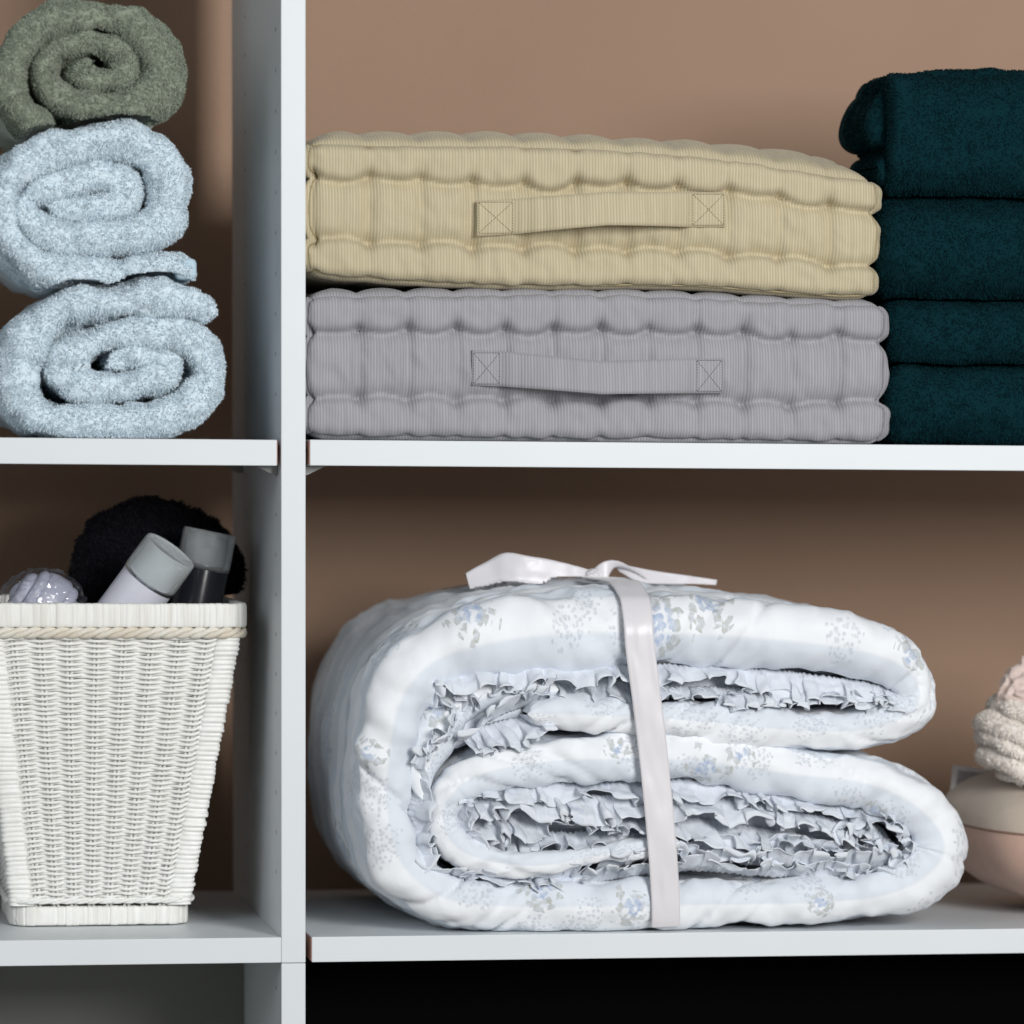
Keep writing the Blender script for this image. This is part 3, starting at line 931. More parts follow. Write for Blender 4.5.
# rim: strips of rattan wrapped over a square bar
def bar(z0, z1, inset, thick, grooves, name, mat, seed, n=240, puff=0.0008, amp=0.0007):
    zc = (z0 + z1) / 2; hh = (z1 - z0) / 2
    base = ring(zc, inset + thick / 2, 0.016, 24)
    seg = np.linalg.norm(np.roll(base, -1, 0) - base, axis=1)
    s = np.concatenate([[0], np.cumsum(seg)])
    ss = np.linspace(0, s[-1], 1100, endpoint=False)
    bp = np.stack([np.interp(ss, s, np.append(base[:, i], base[0, i])) for i in range(3)], 1)
    T = nrm(np.roll(bp, -1, 0) - np.roll(bp, 1, 0)); Nn = np.stack([T[:, 1], -T[:, 0], 0 * ss], 1)
    th = np.linspace(0, 2 * np.pi, 24, endpoint=False)
    ca, sa = np.cos(th), np.sin(th)
    q = 0.35
    cu = np.sign(ca) * np.abs(ca) ** q; su = np.sign(sa) * np.abs(sa) ** q
    strip = ss / grooves
    jr = vn(v3(strip * 0.37, seed, 0))
    k = np.abs(np.sin(np.pi * (strip + jr)))
    g = amp * (np.clip(k / 0.35, 0, 1) - 1) + puff * 0.5 * vn(v3(np.floor(strip + jr) * 2.3, seed, 1))
    G = bp[:, None] + Nn[:, None] * ((thick / 2 + g[:, None]) * cu[None])[..., None] + np.array([0, 0, 1.0])[None, None] * ((hh + g[:, None] * 0.7) * su[None])[..., None]
    MB().grid(G, cu=True, cv=True).build(name, mat, bk)
z_r0 = at(110, 627.5, YB - 0.03)[2]
bar(z_r0, z_rim, -0.0025, 0.009, 0.0052, 'rim', MAT['rattan_wrap'], 3)
bar(0.0007, at(100, 906, YB)[2], -0.001, 0.012, 0.0070, 'base_band', MAT['rattan_wrap'], 8)
MB().box((cxb - 0.068, CYB - 0.068, 0.004), (cxb + 0.068, CYB + 0.068, 0.008)).build('bottom', MAT['rattan'], bk)
# braid under the rim and above the base
def braid(z, rad, inset, name, mat, tw):
    base = ring(z, inset, 0.018, 20)
    seg = np.linalg.norm(np.roll(base, -1, 0) - base, axis=1)
    s = np.concatenate([[0], np.cumsum(seg)]); n = 900
    ss = np.linspace(0, s[-1], n, endpoint=False)
    bp = np.stack([np.interp(ss, s, np.append(base[:, i], base[0, i])) for i in range(3)], 1)
    T = nrm(np.roll(bp, -1, 0) - np.roll(bp, 1, 0)); Nn = np.stack([T[:, 1], -T[:, 0], 0 * ss], 1)
    turns = int(s[-1] / tw)
    b = MB()
    for k in range(3):
        ph = 2 * np.pi * (turns * ss / s[-1] + k / 3)
        p = bp + Nn * (rad * 0.75 * np.cos(ph))[:, None] + np.array([0, 0, 1.0]) * (rad * 0.75 * np.sin(ph))[:, None]
        b.tube(p, rad * 0.72, 7, closed=True)
    b.build(name, mat, bk)
braid(at(110, 632.5, YB - 0.03)[2], 0.0034, -0.001, 'braid', MAT['rattan_warm'], 0.032)
braid(at(110, 901.5, YB - 0.01)[2], 0.0019, -0.001, 'braid', MAT['rattan'], 0.030)

# ------------------------------------------------------------------ toiletries in the basket


def lathe_pts(prof, axis_o, axis_d, seg=48, squash=1.0):
    d = nrm(np.array(axis_d, float)); a = nrm(np.cross(d, (0, 1, 0.0))); b = np.cross(d, a)
    th = np.linspace(0, 2 * np.pi, seg, endpoint=False)
    pr = np.array(prof, float)
    return np.array(axis_o)[None, None] + pr[:, 0, None, None] * (np.cos(th)[None, :, None] * a + squash * np.sin(th)[None, :, None] * b) + pr[:, 1, None, None] * d


def bottle(base_px, top_px, Yb, Yt, diam, cap_len, body_m, cap_m, label, seam=True, length=0.155, liquid_gap=0.0):
    top = at(*top_px, Yt); lowp = at(*base_px, Yb)
    d = nrm(top - lowp)
    o = top - d * length
    root = empty('bottle', tuple(o))
    tag(root, label, 'bottle')
    r = diam / 2
    bl = length - cap_len
    body = [(0.0, 0.0), (r * 0.9, 0.0), (r * 0.98, 0.003), (r, 0.008), (r, bl * 0.5), (r, bl - 0.004), (r * 0.985, bl - 0.0015), (r * 0.95, bl), (r * 0.6, bl + 0.001), (0, bl + 0.001)]
    MB().grid(lathe_pts(body, o, d), cv=True).build('body', body_m, root)
    # neck and thread under the translucent cap
    nk = [(r * 0.55, bl + 0.0012), (r * 0.55, bl + 0.006), (r * 0.6, bl + 0.007), (r * 0.55, bl + 0.009), (r * 0.6, bl + 0.011), (r * 0.5, bl + 0.014), (r * 0.28, bl + 0.0145), (0, bl + 0.0145)]
    MB().grid(lathe_pts(nk, o, d), cv=True).build('neck', body_m, root)
    R1 = r * 1.03; L = length; t = 0.0012
    cap = [(R1 - t, bl - 0.004), (R1, bl - 0.005), (R1 + 0.0002, bl), (R1, L - 0.004), (R1 * 0.985, L - 0.001), (R1 * 0.95, L), (R1 * 0.90, L - 0.0008), (R1 * 0.88, L - 0.002), (0, L - 0.002),
           (0, L - 0.0032), (R1 * 0.88, L - 0.0034), (R1 - t, L - 0.006), (R1 - t, bl - 0.004)]
    MB().grid(lathe_pts(cap, o, d), cv=True).build('cap', cap_m, root)
    return root


bottle((118, 622), (171, 550), 0.119, 0.100, 0.0455, 0.0265, MAT['bottle'], MAT['frosted'], 'milky white bottle with a frosted cap leaning in the wicker basket')
bottle((194, 612), (210, 531), 0.147, 0.147, 0.0430, 0.027, MAT['darkliq'], MAT['clearcap'], 'dark bottle with a clear cap behind the milky white bottle')

# shaggy black puff
c = at(156, 576, 0.226)
th = np.linspace(0.02, np.pi - 0.02, 70)[:, None]; phi = np.linspace(0, 2 * np.pi, 120, endpoint=False)[None]
S = np.stack([np.sin(th) * np.cos(phi), np.sin(th) * np.sin(phi), np.cos(th) + 0 * phi], -1)
rad = np.array([0.070, 0.031, 0.062])
P = c + S * rad * (1 + 0.06 * fbm(S * 2.2, 2, 5) + 0.03 * fbm(S * 9, 2, 6))[..., None]
n = nrm(S / rad)
mb = MB().grid(P, cv=True)
tufts(mb, P, n, cv=True, dens=1 / (0.0012 ** 2), length=0.0055, width=0.0004, seed=81, wild=0.9, maxn=40000, droop=0.2)
def in_basket(V):
    V = V.copy(); k = V[:, 2] < z_rim + 0.003
    lim = hw(np.minimum(V[:, 2], z_rim)) - 0.0125; lim2 = lim
    V[k, 0] = np.clip(V[k, 0], (cxz(V[:, 2]) - lim)[k], (cxz(V[:, 2]) + lim)[k])
    V[k, 1] = np.clip(V[k, 1], (CYB - lim)[k], (CYB + lim)[k])
    V[:, 1] = np.maximum(V[:, 1], 0.1715)
    return V
mb.apply(in_basket)
tag(mb.build('bath_puff', MAT['blackfur']), 'round black fluffy bath puff behind the bottles in the basket', 'bath puff')

# lavender shell soap in clear wrap
c = at(42, 603, 0.12)
so = empty('wrapped_soap', (float(c[0]), float(c[1]), float(c[2] - 0.025)))
tag(so, 'lavender shell shaped soap in crinkled clear wrap at the basket rim', 'soap')
th = np.linspace(0.01, np.pi - 0.01, 60)[:, None]; phi = np.linspace(0, 2 * np.pi, 160, endpoint=False)[None]
S = np.stack([np.sin(th) * np.cos(phi), np.sin(th) * np.sin(phi), np.cos(th) + 0 * phi], -1)
ca = math.cos(0.5); sa_ = math.sin(0.5)
u_ = S[..., 0] * ca - S[..., 2] * sa_
g_ = np.where(np.abs(u_ - 0.12) < 0.35, 0.55, np.abs(np.sin((u_ - 0.12) * 9.0)))
rr = 1 + 0.15 * (g_ ** 0.6 - 0.66) - 0.10 * np.clip(np.abs(u_ - 0.12) - 0.3, 0, 1)
P = c + S * np.array([0.0305, 0.024, 0.0255]) * rr[..., None]
MB().grid(P, cv=True).build('soap', MAT['soap'], so)
cr = 1 + 0.09 * np.abs(fbm(S * 3.5, 3, 9)) + 0.05 * (1 - np.abs(vn(S * 6, 4)) * 2).clip(0, 1) ** 2
P = c + S * np.array([0.0335, 0.026, 0.0268]) * cr[..., None]
MB().grid(P, cv=True).build('wrapper', MAT['film'], so)

# ------------------------------------------------------------------ comforter
YQ = 0.003
q = [  # px, py, half px
    (528, 714, 14), (600, 716, 18), (700, 722, 20), (790, 731, 22), (865, 731, 24), (914, 712, 24), (920, 684, 22), (894, 660, 29), (840, 646, 33), (760, 637, 37), (660, 632, 40), (560, 633, 39), (480, 644, 36), (426, 666, 35), (398, 704, 33), (388, 760, 31), (388, 820, 31), (402, 866, 30), (446, 900, 27), (520, 908, 26), (600, 907, 25), (700, 906, 24), (800, 904, 24), (880, 897, 25), (930, 874, 28), (945, 842, 28), (920, 808, 26), (868, 783, 25), (790, 773, 25), (700, 760, 25), (620, 758, 24), (540, 762, 22), (480, 774, 19), (447, 800, 17), (446, 832, 16), (470, 856, 14), (530, 866, 12), (600, 856, 11), (680, 842, 9)]
qa = np.array(q, float)
W = at(qa[:, 0], qa[:, 1], YQ)[:, [0, 2]]
g = sweep(W, qa[:, 2] * 0.00081, XZY, YQ, 0.335, rnd=0.8, ds=0.0022, dy=0.0025, fine=0.07)
P = g['P']; n, fl = orient(P)
s = g['s'][:, None]; vv = g['uv'][..., 1]; Yd = g['Y']
# soft quilting: puckers that cross the padded edge, dimples, and lengthwise channels along the outside
pk = vn(v3(s * 46 + vv * 22, vv * 6, 1.5)) ; pk2 = vn(v3(s * 90 - vv * 40, vv * 12, 4.5))
edge = np.exp(-((Yd - 0.018) / 0.028) ** 2)
rid = 1 - np.abs(vn(v3(s * 38 + vv * 30, vv * 9, 2.5))) * 2.2
rid2 = 1 - np.abs(vn(v3(s * 24 - vv * 34, vv * 7, 12.5))) * 2.6
d = 0.0040 * fbm(P * 20, 2, 3) + edge * (0.0030 * pk + 0.0014 * pk2) + 0.0013 * fbm(P * 70, 2, 8) + 0.0016 * (np.clip(1 - np.abs(vn(v3(s * 60 + vv * 50, vv * 26, 21.0))) * 2.4, 0, 1) ** 2) * sstep(0.0, 0.5, vn(P * 16, 33)) - edge * (0.0064 * np.clip(rid, 0, 1) ** 3 * sstep(-0.1, 0.5, vn(v3(s * 9, 3.3, 1))) + 0.0056 * np.clip(rid2, 0, 1) ** 3 * sstep(-0.1, 0.5, vn(v3(s * 11, 9.3, 4))))
# sharp pulled creases at the tight bends
T = nrm(np.gradient(g['C'], axis=0)); kap = np.linalg.norm(np.gradient(T, axis=0), axis=1) / np.gradient(g['s'])
kap = np.convolve(kap, np.ones(25) / 25, 'same')
bend = sstep(12, 45, kap)[:, None]
ck = np.abs(vn(v3(s * 70, vv * 8, 9.5)))
d = d - bend * np.exp(-(Yd / 0.035) ** 2) * 0.0050 * (1 - np.clip(ck / 0.25, 0, 1)) ** 1.5
chan = 0.0022 * np.abs(np.sin(np.pi * Yd / 0.027 + 0.6 * vn(v3(s * 5, Yd * 6, 2)))) * sstep(0.03, 0.06, Yd)
P = P + n * (d + chan)[..., None]
P[..., 1] += 0.004 * vn(v3(s * 14, 0 * vv, 7.7)) * np.exp(-(Yd / 0.04) ** 2)
P[..., 2] = np.maximum(P[..., 2], 0.0006)
P[..., 0] = np.maximum(P[..., 0], XD + 0.0015)
P[..., 1] = np.clip(P[..., 1], 0.0, 0.36)
n, fl = orient(P)
com = empty('comforter', (0.30, 0.17, 0.0005))
tag(com, 'white floral comforter with ruffled edges, folded and rolled on the lower shelf', 'comforter')
PV, UVV = P.reshape(-1, 3), g['uv'].reshape(-1, 2)
rays = PV - CAM; dep = rays @ _f
pu, pv = 512 + SX + F_PX * (rays @ _R) / dep, 512 + SY - F_PX * (rays @ _U) / dep
sprays = []
for a_, b_, rad in ((660, 622, .023), (708, 603, .018), (912, 655, .011), (785, 741, .013), (392, 640, .016), (592, 736, .011), (618, 748, .009), (705, 770, .016), (742, 752, .010), (632, 905, .014), (540, 889, .015), (875, 812, .009), (372, 752, .010), (336, 850, .020), (820, 905, .010), (760, 880, .010), (470, 612, .016)):
    near = (pu - a_) ** 2 + (pv - b_) ** 2 + np.where(dep < dep.min() + 0.14, 0, 1e6)
    k = np.argmin(near)
    sprays.append((float(UVV[k, 0]), float(UVV[k, 1]), rad))
MAT['quilt'] = floral('floral_quilt_cotton', srgb(237, 240, 244), srgb(220, 226, 234), 1.0, True, sprays)
MB().grid(P, cv=True, flip=fl, uv=g['uv']).build('quilt', MAT['quilt'], com)
# lining folds deep in the two hollows
for pp, hh, yo in (([(436, 690), (520, 688), (640, 690), (760, 690), (900, 696)], [.007, .0085, .0085, .0085, .006], .030), ([(462, 820), (540, 818), (650, 818), (760, 828), (900, 846)], [.014, .017, .020, .020, .012], .036), ([(448, 745), (480, 728), (530, 716)], [.010, .013, .012], .028)):
    gl = sweep(pts_at(pp, YQ)[:, [0, 2]], hh, XZY, YQ + yo, 0.20, rnd=0.9)
    Pl = gl['P']; nl_, fl_ = orient(Pl)
    Pl = Pl + nl_ * (0.003 * fbm(Pl * 50, 2, 31))[..., None]
    MB().grid(Pl, cv=True, flip=fl_, uv=gl['uv'] + np.array([0.7, 0.1])).build('lining', MAT['ruffle'], com)
# small inner fold at the upper left
W = pts_at([(424, 800), (424, 775), (434, 748), (446, 724), (462, 706), (500, 692), (560, 690)], YQ + 0.006)[:, [0, 2]]
gi = sweep(W, [0.008, 0.012, 0.016, 0.019, 0.017, 0.011, 0.008], XZY, YQ + 0.012, 0.25, rnd=0.9)
Pi = gi['P']; ni, fi = orient(Pi)
Pi = Pi + ni * (0.002 * fbm(Pi * 45, 2, 21))[..., None]
MB().grid(Pi, cv=True, flip=fi, uv=gi['uv'] + np.array([0.3, 0.02])).build('inner_fold', MAT['quilt'], com)


def ruffle(pts, width, ang, yb, yf, seed, freq=46.0, amp=1.0):
    """gathered frill: strip sewn at the back edge (path, depth yb), fluttering free towards the front; ang in degrees is where the free edge leans"""
    W = pts_at(pts, YQ)[:, [0, 2]]
    C, s = smooth_path(W, 0.0009)
    T = nrm(np.gradient(C, axis=0)); Nn = np.stack([-T[:, 1], T[:, 0]], 1)
    lean = np.array([math.cos(math.radians(ang)), math.sin(math.radians(ang))])
    J = 17
    t = np.linspace(0, 1, J)[None]
    jit = 1.2 * vn(v3(s * 22, seed, 0.3)) + 0.7 * vn(v3(s * 55, seed, 3.1))
    ph = (2 * np.pi * freq * s + 4.2 * jit)[:, None]
    am = (0.0042 * amp * (0.75 + 0.6 * vn(v3(s * 30, seed, 6.6))))[:, None]
    fl_ = t ** 0.9
    w = (width * (1 + 0.35 * vn(v3(s * 26, seed, 9.9))))[:, None]
    # sharp folds: triangle-ish wave with curled over crests
    wave = np.sin(ph + 1.1 * np.sin(ph * 0.5 + seed)) + 0.34 * np.sin(2 * ph + 0.8 + 1.6 * jit[:, None] + 1.5 * t) + 0.10 * np.sin(3 * ph + 1.7)
    root = 0.0007 * np.sin(2 * np.pi * 240 * s + 9 * jit)[:, None] * (1 - t) ** 2 * 0.8
    along = 0.0034 * amp * np.sin(2 * ph + 1.1) * fl_
    XY = C[:, None] + lean[None, None] * (w * t)[..., None] + Nn[:, None] * (am * wave * fl_ + root)[..., None] + T[:, None] * along[..., None]
    Y = yb + (yf - yb) * (t ** 0.8) + 0.0042 * amp * fl_ * np.cos(ph * 1.0 + 0.7) + 0.002 * vn(v3((s * 60)[:, None], t * 2, seed))
    G = np.stack([XY[..., 0], np.broadcast_to(Y, XY.shape[:2]), XY[..., 1]], -1)
    G = G + 0.0030 * (0.3 + t)[..., None] * np.stack([vn(G * 70, seed), vn(G * 70, seed + 1), vn(G * 70, seed + 2)], -1) + 0.0008 * np.stack([vn(G * 190, seed), vn(G * 190, seed + 1), vn(G * 190, seed + 2)], -1)
    G[..., 1] = np.maximum(G[..., 1], 0.0035)
    nn = grid_normals(G); th = 0.00022
    uv = np.stack(np.broadcast_arrays(s[:, None] * 1.6 + seed * 0.37, t * width * 1.5), -1)
    A_, B_ = G + nn * th, G - nn * th
    ring_ = np.concatenate([A_, B_[:, ::-1]], 1)
    u2 = np.concatenate([uv, uv[:, ::-1]], 1)
    MB().grid(ring_, cv=True, uv=u2).build('ruffle', MAT['ruffle'], com)


# under the top layer
ruffle([(425, 672), (480, 668), (560, 664), (640, 664)], 0.017, -85, 0.030, 0.004, 1, 40)
ruffle([(440, 690), (500, 688), (560, 684), (645, 683)], 0.013, -80, 0.036, 0.012, 2, 52)
ruffle([(640, 665), (720, 666), (790, 672), (850, 680), (900, 690)], 0.018, -88, 0.030, 0.005, 3, 44)
ruffle([(650, 686), (720, 688), (800, 690), (870, 694), (915, 696)], 0.012, -92, 0.026, 0.003, 4, 56)
ruffle([(655, 700), (720, 700), (800, 703), (890, 704)], 0.006, 60, 0.034, 0.014, 5, 50)
# end of the upper turn
ruffle([(455, 752), (480, 734), (510, 716), (550, 704)], 0.016, 70, 0.030, 0.004, 6, 60)
ruffle([(466, 738), (500, 724), (545, 716)], 0.016, -60, 0.030, 0.003, 7, 60)
# left crevice
ruffle([(424, 676), (430, 690), (428, 705)], 0.012, -20, 0.030, 0.004, 8, 60)
ruffle([(414, 890), (413, 850), (412, 800), (411, 770), (418, 745), (436, 728)], 0.013, -8, 0.032, 0.006, 9, 48)
ruffle([(428, 765), (445, 750), (462, 730), (470, 712)], 0.014, 160, 0.030, 0.004, 10, 52)
ruffle([(424, 880), (426, 850), (422, 815), (424, 785)], 0.010, 10, 0.030, 0.012, 11, 55)
# inside the lower turn
ruffle([(462, 792), (500, 784), (560, 784), (620, 785), (690, 782), (760, 790), (840, 804), (900, 822)], 0.015, -80, 0.032, 0.006, 12, 44)
ruffle([(460, 800), (520, 792), (590, 796), (660, 798), (730, 800), (800, 812), (860, 826)], 0.018, -75, 0.026, 0.002, 13, 40)
ruffle([(470, 815), (540, 814), (620, 816), (700, 820), (780, 832), (850, 846)], 0.016, -78, 0.034, 0.008, 14, 46)
ruffle([(455, 800), (456, 830), (475, 850)], 0.016, 0, 0.030, 0.003, 15, 56)
ruffle([(490, 836), (560, 834), (640, 836), (720, 840), (800, 850), (870, 858)], 0.014, -85, 0.036, 0.012, 16, 50)
ruffle([(905, 806), (918, 826), (926, 850), (924, 868)], 0.018, 195, 0.032, 0.006, 17, 60)
ruffle([(860, 812), (885, 832), (905, 850), (915, 868)], 0.016, 215, 0.030, 0.004, 18, 58)
# along the bottom layer
ruffle([(420, 880), (480, 886), (560, 887), (620, 884), (690, 874), (760, 878), (840, 884), (920, 880)], 0.013, 82, 0.032, 0.006, 19, 46)
ruffle([(600, 878), (660, 862), (740, 866), (820, 874), (900, 872)], 0.014, 80, 0.028, 0.004, 20, 48)
ruffle([(680, 858), (740, 850), (800, 858), (860, 862), (915, 868)], 0.014, 70, 0.034, 0.010, 21, 54)
ruffle([(450, 872), (520, 874), (590, 872)], 0.010, -60, 0.030, 0.010, 22, 54)

# ------------------------------------------------------------------ ribbon tied round the comforter
rb = empty('satin_ribbon', tuple(at(660, 925, 0.0)))
tag(rb, 'white satin ribbon tied in a bow around the floral comforter', 'ribbon')


def strip(edge_a, edge_b, th=0.0005, wob=0.0006, seed=0, ds=0.002):
    """cloth strip spanned between two edge lines (K,3)"""
    A_, B_ = np.asarray(edge_a, float), np.asarray(edge_b, float)
    E_, _ = smooth_path(np.concatenate([A_, B_], 1), ds)
    t = np.linspace(0, 1, 11)[None, :, None]
    G = E_[:, None, :3] * (1 - t) + E_[:, None, 3:6] * t
    nn = grid_normals(G)
    G = G + nn * (wob * fbm(G * 60, 2, seed))[..., None]
    nn = grid_normals(G)
    return np.concatenate([G + nn * th, (G - nn * th)[:, ::-1]], 1)


cl = np.array([(592, 579), (640, 640), (648, 700), (655, 760), (661, 820), (665, 870), (667, 900), (668, 926)], float)
rq = Rest(P, cell=0.004, gap=0.0012, grow=1)
PQ = P.reshape(-1, 3)
front = at(cl[1:, 0], cl[1:, 1], -0.006)
k0 = at(592, 579, 0.15)
def rib_x(y, z):
    """where across the bundle the ribbon runs: back to front on top, then down the front"""
    xf = np.interp(-z, -front[:, 2], front[:, 0])
    return xf + (k0[0] - front[0, 0]) * np.clip(y / 0.15, 0, 1) * sstep(0.20, 0.26, z)
sel = np.abs(PQ[:, 0] - rib_x(PQ[:, 1], PQ[:, 2])) < 0.024
yz = PQ[sel][:, 1:]
yz = yz[yz[:, 0] < 0.24]
# pulled tight: the outline of the bundle without its hollows, top back -> front -> underneath
yz = yz[np.lexsort((yz[:, 1], yz[:, 0]))]
def chain(p, sg):
    out = []
    for q_ in p:
        while len(out) > 1 and sg * ((out[-1][0] - out[-2][0]) * (q_[1] - out[-2][1]) - (out[-1][1] - out[-2][1]) * (q_[0] - out[-2][0])) >= 0: out.pop()
        out.append(q_)
    return np.array(out)
upc = chain(yz, 1); loc = chain(yz, -1)
hull = np.concatenate([upc[::-1], loc[1:]])
hull = hull[(hull[:, 0] < 0.155) | (hull[:, 1] < 0.15)]
e_ = np.cumsum(np.concatenate([[0], np.linalg.norm(np.diff(hull, axis=0), axis=1)]))
ss_ = np.arange(0, e_[-1], 0.002)
hull = np.stack([np.interp(ss_, e_, hull[:, 0]), np.interp(ss_, e_, hull[:, 1])], 1)
stop = np.argmax((hull[:, 1] < 0.0045) & (np.arange(len(hull)) > 20))
hull = hull[:stop] if stop > 0 else hull
for _ in range(2): hull[1:-1] = (hull[:-2] + 2 * hull[1:-1] + hull[2:]) / 4
tt = nrm(np.gradient(hull, axis=0)); no = np.stack([tt[:, 1], -tt[:, 0]], 1)
if no[len(no) // 2, 0] > 0: no = -no
hull = hull + no * 0.0020
ctr = np.stack([rib_x(hull[:, 0], hull[:, 1]), hull[:, 0], hull[:, 1]], 1)
for _ in range(30): ctr[1:-1, 0] = (ctr[:-2, 0] + 2 * ctr[1:-1, 0] + ctr[2:, 0]) / 4
hwid = np.interp(np.linspace(0, 1, len(ctr)), [0, 0.18, 0.4, 1], [0.0125, 0.0128, 0.0120, 0.0118])
tv = nrm(np.gradient(ctr, axis=0)); n3 = np.stack([0 * no[:, 0], no[:, 0], no[:, 1]], 1)
sd = nrm(np.cross(tv, n3)); sd = np.where(sd[:, :1] < 0, -sd, sd)
tt_ = np.linspace(-1, 1, 13)[None, :, None]
G = ctr[:, None] + sd[:, None] * hwid[:, None, None] * tt_ + n3[:, None] * (0.0006 * (1 + vn(v3(np.arange(len(ctr))[:, None] * 0.08, tt_[..., 0] * 2.2, 3))))[..., None]
nn = n3[:, None]
G = np.concatenate([G + nn * 0.0005, (G - nn * 0.0005)[:, ::-1]], 1)
MB().grid(G, cv=True).build('band', MAT['satin'], rb)
kn = ctr[0]
zq = kn[2]
yk = 0.150
kpx = 592
rq2 = Rest(P, cell=0.004, gap=0.0030, grow=2)
# bow loops stand on the top of the comforter
def E(pts, dy=0.0): return np.array([at(a, b, yk + c + dy) for a, b, c in pts])
la = E([(594, 571, 0), (578, 567, -.004), (552, 560, -.010), (528, 556, -.012), (505, 553, -.006), (484, 563, 0), (466, 573, .004)])
lb = E([(594, 579, 0), (578, 580, -.006), (552, 583, -.012), (528, 588, -.014), (508, 592, -.010), (488, 597, -.004), (474, 604, .002)])
MB().grid(strip(la, lb, seed=5, wob=0.0012), cv=True).apply(rq2).build('bow_loop', MAT['satin'], rb)
la = E([(594, 571, .004), (570, 566, .020), (540, 562, .030), (510, 560, .030), (482, 566, .020), (466, 573, .0055)])
lb = E([(594, 580, .004), (570, 582, .020), (540, 584, .032), (510, 586, .032), (486, 594, .022), (474, 604, .0035)])
MB().grid(strip(la, lb, seed=6, wob=0.0010), cv=True).apply(rq2).build('bow_loop', MAT['satin'], rb)
la = E([(590, 573, 0), (597, 566, -.006), (606, 561, -.008), (618, 561, -.004), (632, 568, .004), (647, 578, .012)])
lb = E([(592, 579, 0), (598, 580, -.008), (606, 580, -.010), (608, 575, -.006), (606, 566, 0.0), (612, 560, .004)])
MB().grid(strip(la, lb, seed=7, wob=0.0006), cv=True).apply(rq2).build('bow_loop', MAT['satin'], rb)
la = E([(612, 561, .004), (630, 566, .010), (655, 571, .016), (690, 576, .022), (717, 580, .026)])
lb = E([(620, 572, .010), (640, 582, .014), (665, 584, .018), (695, 584, .022), (716, 585, .026)])
MB().grid(strip(la, lb, seed=8, wob=0.0006), cv=True).apply(rq).build('ribbon_tail', MAT['satin'], rb)
kc = at(593, 576, yk - 0.004)
th = np.linspace(0.05, np.pi - 0.05, 24)[:, None]; phi = np.linspace(0, 2 * np.pi, 36, endpoint=False)[None]
S = np.stack([np.sin(th) * np.cos(phi), np.sin(th) * np.sin(phi), np.cos(th) + 0 * phi], -1)
MB().grid(kc + S * np.array([0.0065, 0.008, 0.0062]) * (1 + 0.12 * fbm(S * 3, 2, 3))[..., None], cv=True).apply(rq).build('knot', MAT['satin'], rb)

# ------------------------------------------------------------------ pillow, its tag, terry bundle
pr = empty('pillow', (0.70, 0.16, 0.0))
tag(pr, 'two-tone cream and pink pillow beside the comforter under the terry bundle', 'pillow')
PC = np.array([0.748, 0.160, 0.068]); PX, PY_, PA = 0.150, 0.120, math.radians(8)
def pil(u, r_, top):
    """u angle, r_ 0 rim..1 centre"""
    sq = lambda v, e: np.sign(v) * np.abs(v) ** e
    x = PX * sq(np.cos(u), 0.55); y = PY_ * sq(np.sin(u), 0.55)
    k = np.sqrt(np.clip(1 - (1 - r_) ** 2.6, 0, 1)) ** 0.85
    z = (0.054 if top else -0.0700) * k
    x, y = x * (1 - r_), y * (1 - r_)
    X = x * math.cos(PA) - y * math.sin(PA); Y = x * math.sin(PA) + y * math.cos(PA)
    z = z + 0.05 * -X * 1.0
    G = np.stack([X, Y, z], -1) + PC
    if not top: G[..., 2] = np.maximum(G[..., 2], 0.0006)
    return G
u = np.linspace(0, 2 * np.pi, 160, endpoint=False)[:, None]; rr_ = (np.linspace(0, 1, 44) ** 1.5)[None] * 0.995
for top, m_, nm in ((True, 'pillow_top', 'upper_panel'), (False, 'pillow_low', 'lower_panel')):
    G = pil(u, rr_, top)
    G = G + 0.0014 * np.stack([0 * u + 0 * rr_, 0 * u + 0 * rr_, fbm(G * 22, 2, 4)], -1) * (rr_ > 0.01)[..., None]
    G[..., 2] = np.maximum(G[..., 2], 0.0006)
    if top: rest = Rest(G, cell=0.006, lo=(0.3, -0.05), n=(140, 80), grow=1, gap=0.0016)
    o = MB().grid(G, cu=True, flip=not top).build(nm, MAT[m_], pr)
    o['label'] = 'cream upper panel' if top else 'pink lower panel'
MB().tube(pil(u[:, 0], np.zeros(160), True), 0.0011, 7, closed=True).build('seam', MAT['pillow_seam'], pr)
ta = at(952, 765, 0.20); tb_ = at(990, 772, 0.20)
c4 = np.array([at(953, 765, 0.20), at(1000, 771, 0.20), at(998, 800, 0.20), at(950, 795, 0.20)])
def plate(c4, th): 
    c4 = np.asarray(c4); b = c4 + np.array([0, th, 0]); return MB().add(np.concatenate([c4, b]), [(0, 1, 2, 3), (7, 6, 5, 4), (0, 4, 5, 1), (1, 5, 6, 2), (2, 6, 7, 3), (3, 7, 4, 0)])
tg = plate(c4, 0.0006).build('care_tag', MAT['tagc'], pr, smooth=False)
m4 = c4.mean(0); plate(m4 + (c4 - m4) * np.array([0.78, 1, 0.72]) - np.array([0, 0.0004, 0]), 0.0002).build('printed_panel', MAT['tagprint'], tg, smooth=False)

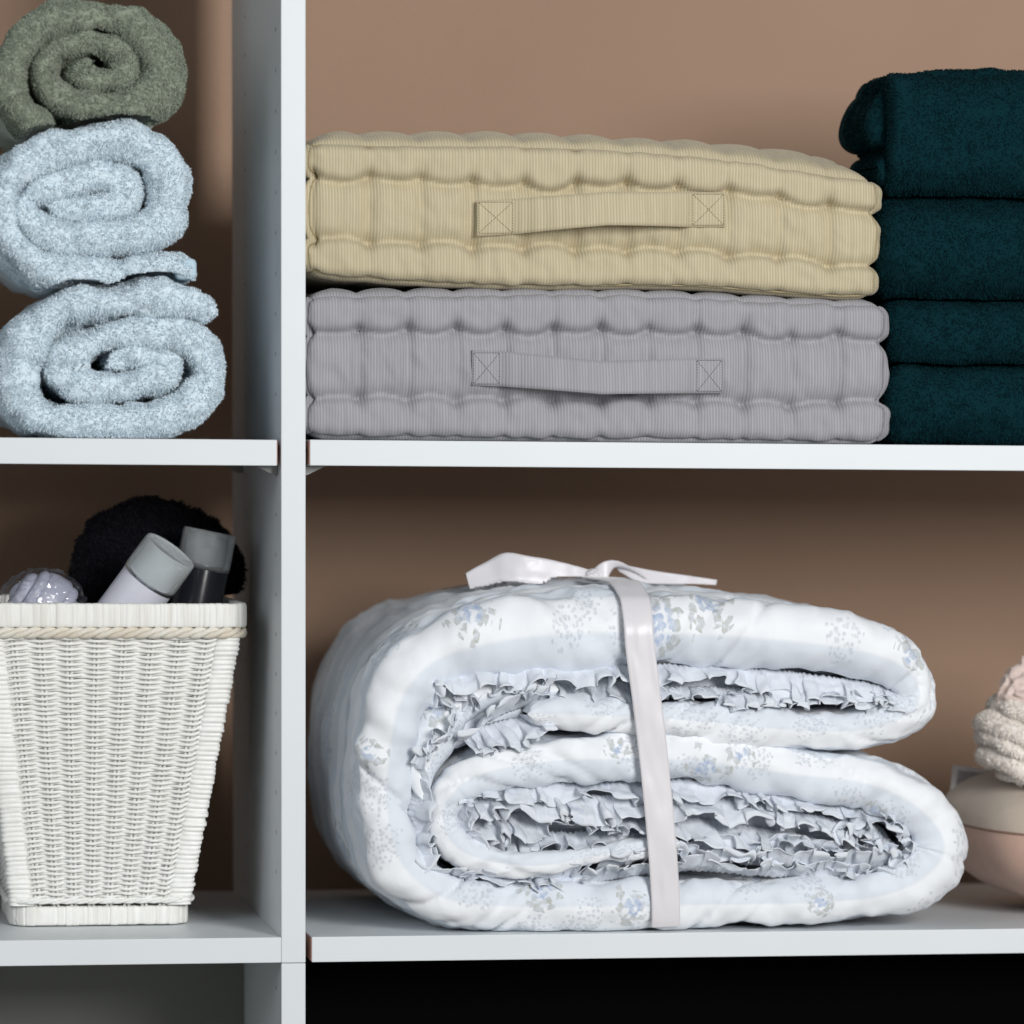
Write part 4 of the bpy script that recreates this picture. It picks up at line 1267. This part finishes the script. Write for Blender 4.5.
tbundle = empty('terry_bundle', tuple(at(1040, 800, 0.10)))
tag(tbundle, 'cream terry bundle with ridged folds and a gathered pink top, lying on the pillow', 'towel')
YT = 0.085
ridges = [  # (list of px points, half px)
    ([(1006, 706), (1020, 713), (1045, 722), (1135, 730)], 12), ([(994, 724), (1012, 733), (1040, 742), (1140, 752)], 13),
    ([(993, 737), (1010, 748), (1040, 760), (1140, 768)], 11.5), ([(995, 756), (1012, 766), (1040, 778), (1135, 786)], 12.5), ([(1012, 778), (1028, 788), (1050, 796), (1125, 800)], 10)]
mb = MB()
for k, (pp, hp) in enumerate(ridges):
    Yk = [YT + 0.018, YT - 0.002, YT - 0.012, YT - 0.012]
    W3 = np.array([at(a + 9, b, y_) for (a, b), y_ in zip(pp, Yk)])
    # each fold wraps round the bundle: front run, then back behind it
    bk_ = W3[::-1] + np.array([0, 0.07, 0.0])
    C, s_ = smooth_path(np.concatenate([W3[::-1], [W3[0] + np.array([-0.002, 0.025, 0])], bk_[::-1][1:]]), 0.0022)
    T = nrm(np.gradient(C, axis=0)); A1 = nrm(np.cross(T, (0, 0, 1.0))); B1 = np.cross(A1, T)
    th = np.linspace(0, 2 * np.pi, 30, endpoint=False)
    hr = hp * 0.0008 * (1 + 0.08 * vn(v3(s_ * 50, k, 0)))
    G = C[:, None] + hr[:, None, None] * (1.5 * np.cos(th)[None, :, None] * A1[:, None] + np.sin(th)[None, :, None] * B1[:, None])
    nn, fl = orient(G)
    G = G + nn * (0.0012 * fbm(G * 60, 2, 90 + k))[..., None]
    mb.grid(G, cv=True, flip=fl)
    tufts(mb, G, nn, cv=True, dens=1 / (0.0012 ** 2), length=0.0026, seed=91 + k, maxn=20000)
mb.apply(rest)
mb.build('folds', MAT['cream'], tbundle)
# gathered top: a twist of thin cloth with folds fanning out of the knot
c = at(1103, 699, YT + 0.02)
th = np.linspace(0.02, np.pi - 0.02, 160)[:, None]; phi = np.linspace(0, 2 * np.pi, 300, endpoint=False)[None]
S = np.stack([np.sin(th) * np.cos(phi), np.sin(th) * np.sin(phi), np.cos(th) + 0 * phi], -1)
q_ = np.stack([S[..., 0] * 1.1 + S[..., 2] * 0.9, S[..., 1] * 2.0, S[..., 2] * 3.4 - S[..., 0] * 2.6], -1) + 0.35 * np.stack([vn(S * 2.4, 3), vn(S * 2.4, 4), vn(S * 2.4, 5)], -1)
fold = 1 - np.abs(vn(q_ * 1.9, 8)) * 2.0
fold2 = 1 - np.abs(vn(q_ * 3.7, 11)) * 2.0
P2 = c + S * np.array([0.094, 0.050, 0.055]) * (0.93 + 0.055 * fold + 0.022 * fold2)[..., None]  # top and folds enlarged out of view on the right to shade the wall
MB().grid(P2, cv=True).apply(rest).build('gathered_top', MAT['pinkcloth'], tbundle)

# ------------------------------------------------------------------ light
def area(name, loc, target, size, power, color=(1, 1, 1)):
    ld = bpy.data.lights.new(name, 'AREA'); ld.shape = 'RECTANGLE'; ld.size, ld.size_y = size; ld.energy = power; ld.color = color
    o = bpy.data.objects.new(name, ld); COL.objects.link(o)
    o.location = loc
    o.rotation_euler = (Vector(target) - Vector(loc)).to_track_quat('-Z', 'Y').to_euler()
    return o


area('softbox_light', (1.12, -3.15, 1.12), (0.2, 0.1, 0.38), (0.9, 1.15), 94, (1.0, 0.995, 0.985))
area('room_fill_light', (-2.1, -2.4, 1.5), (0.0, 0.1, 0.3), (1.6, 1.6), 20, (0.95, 0.98, 1.0))
wd = bpy.data.worlds.new('world'); scene.world = wd; wd.use_nodes = True
bg = wd.node_tree.nodes['Background']; bg.inputs[0].default_value = (0.86, 0.93, 1.0, 1); bg.inputs[1].default_value = 0.15
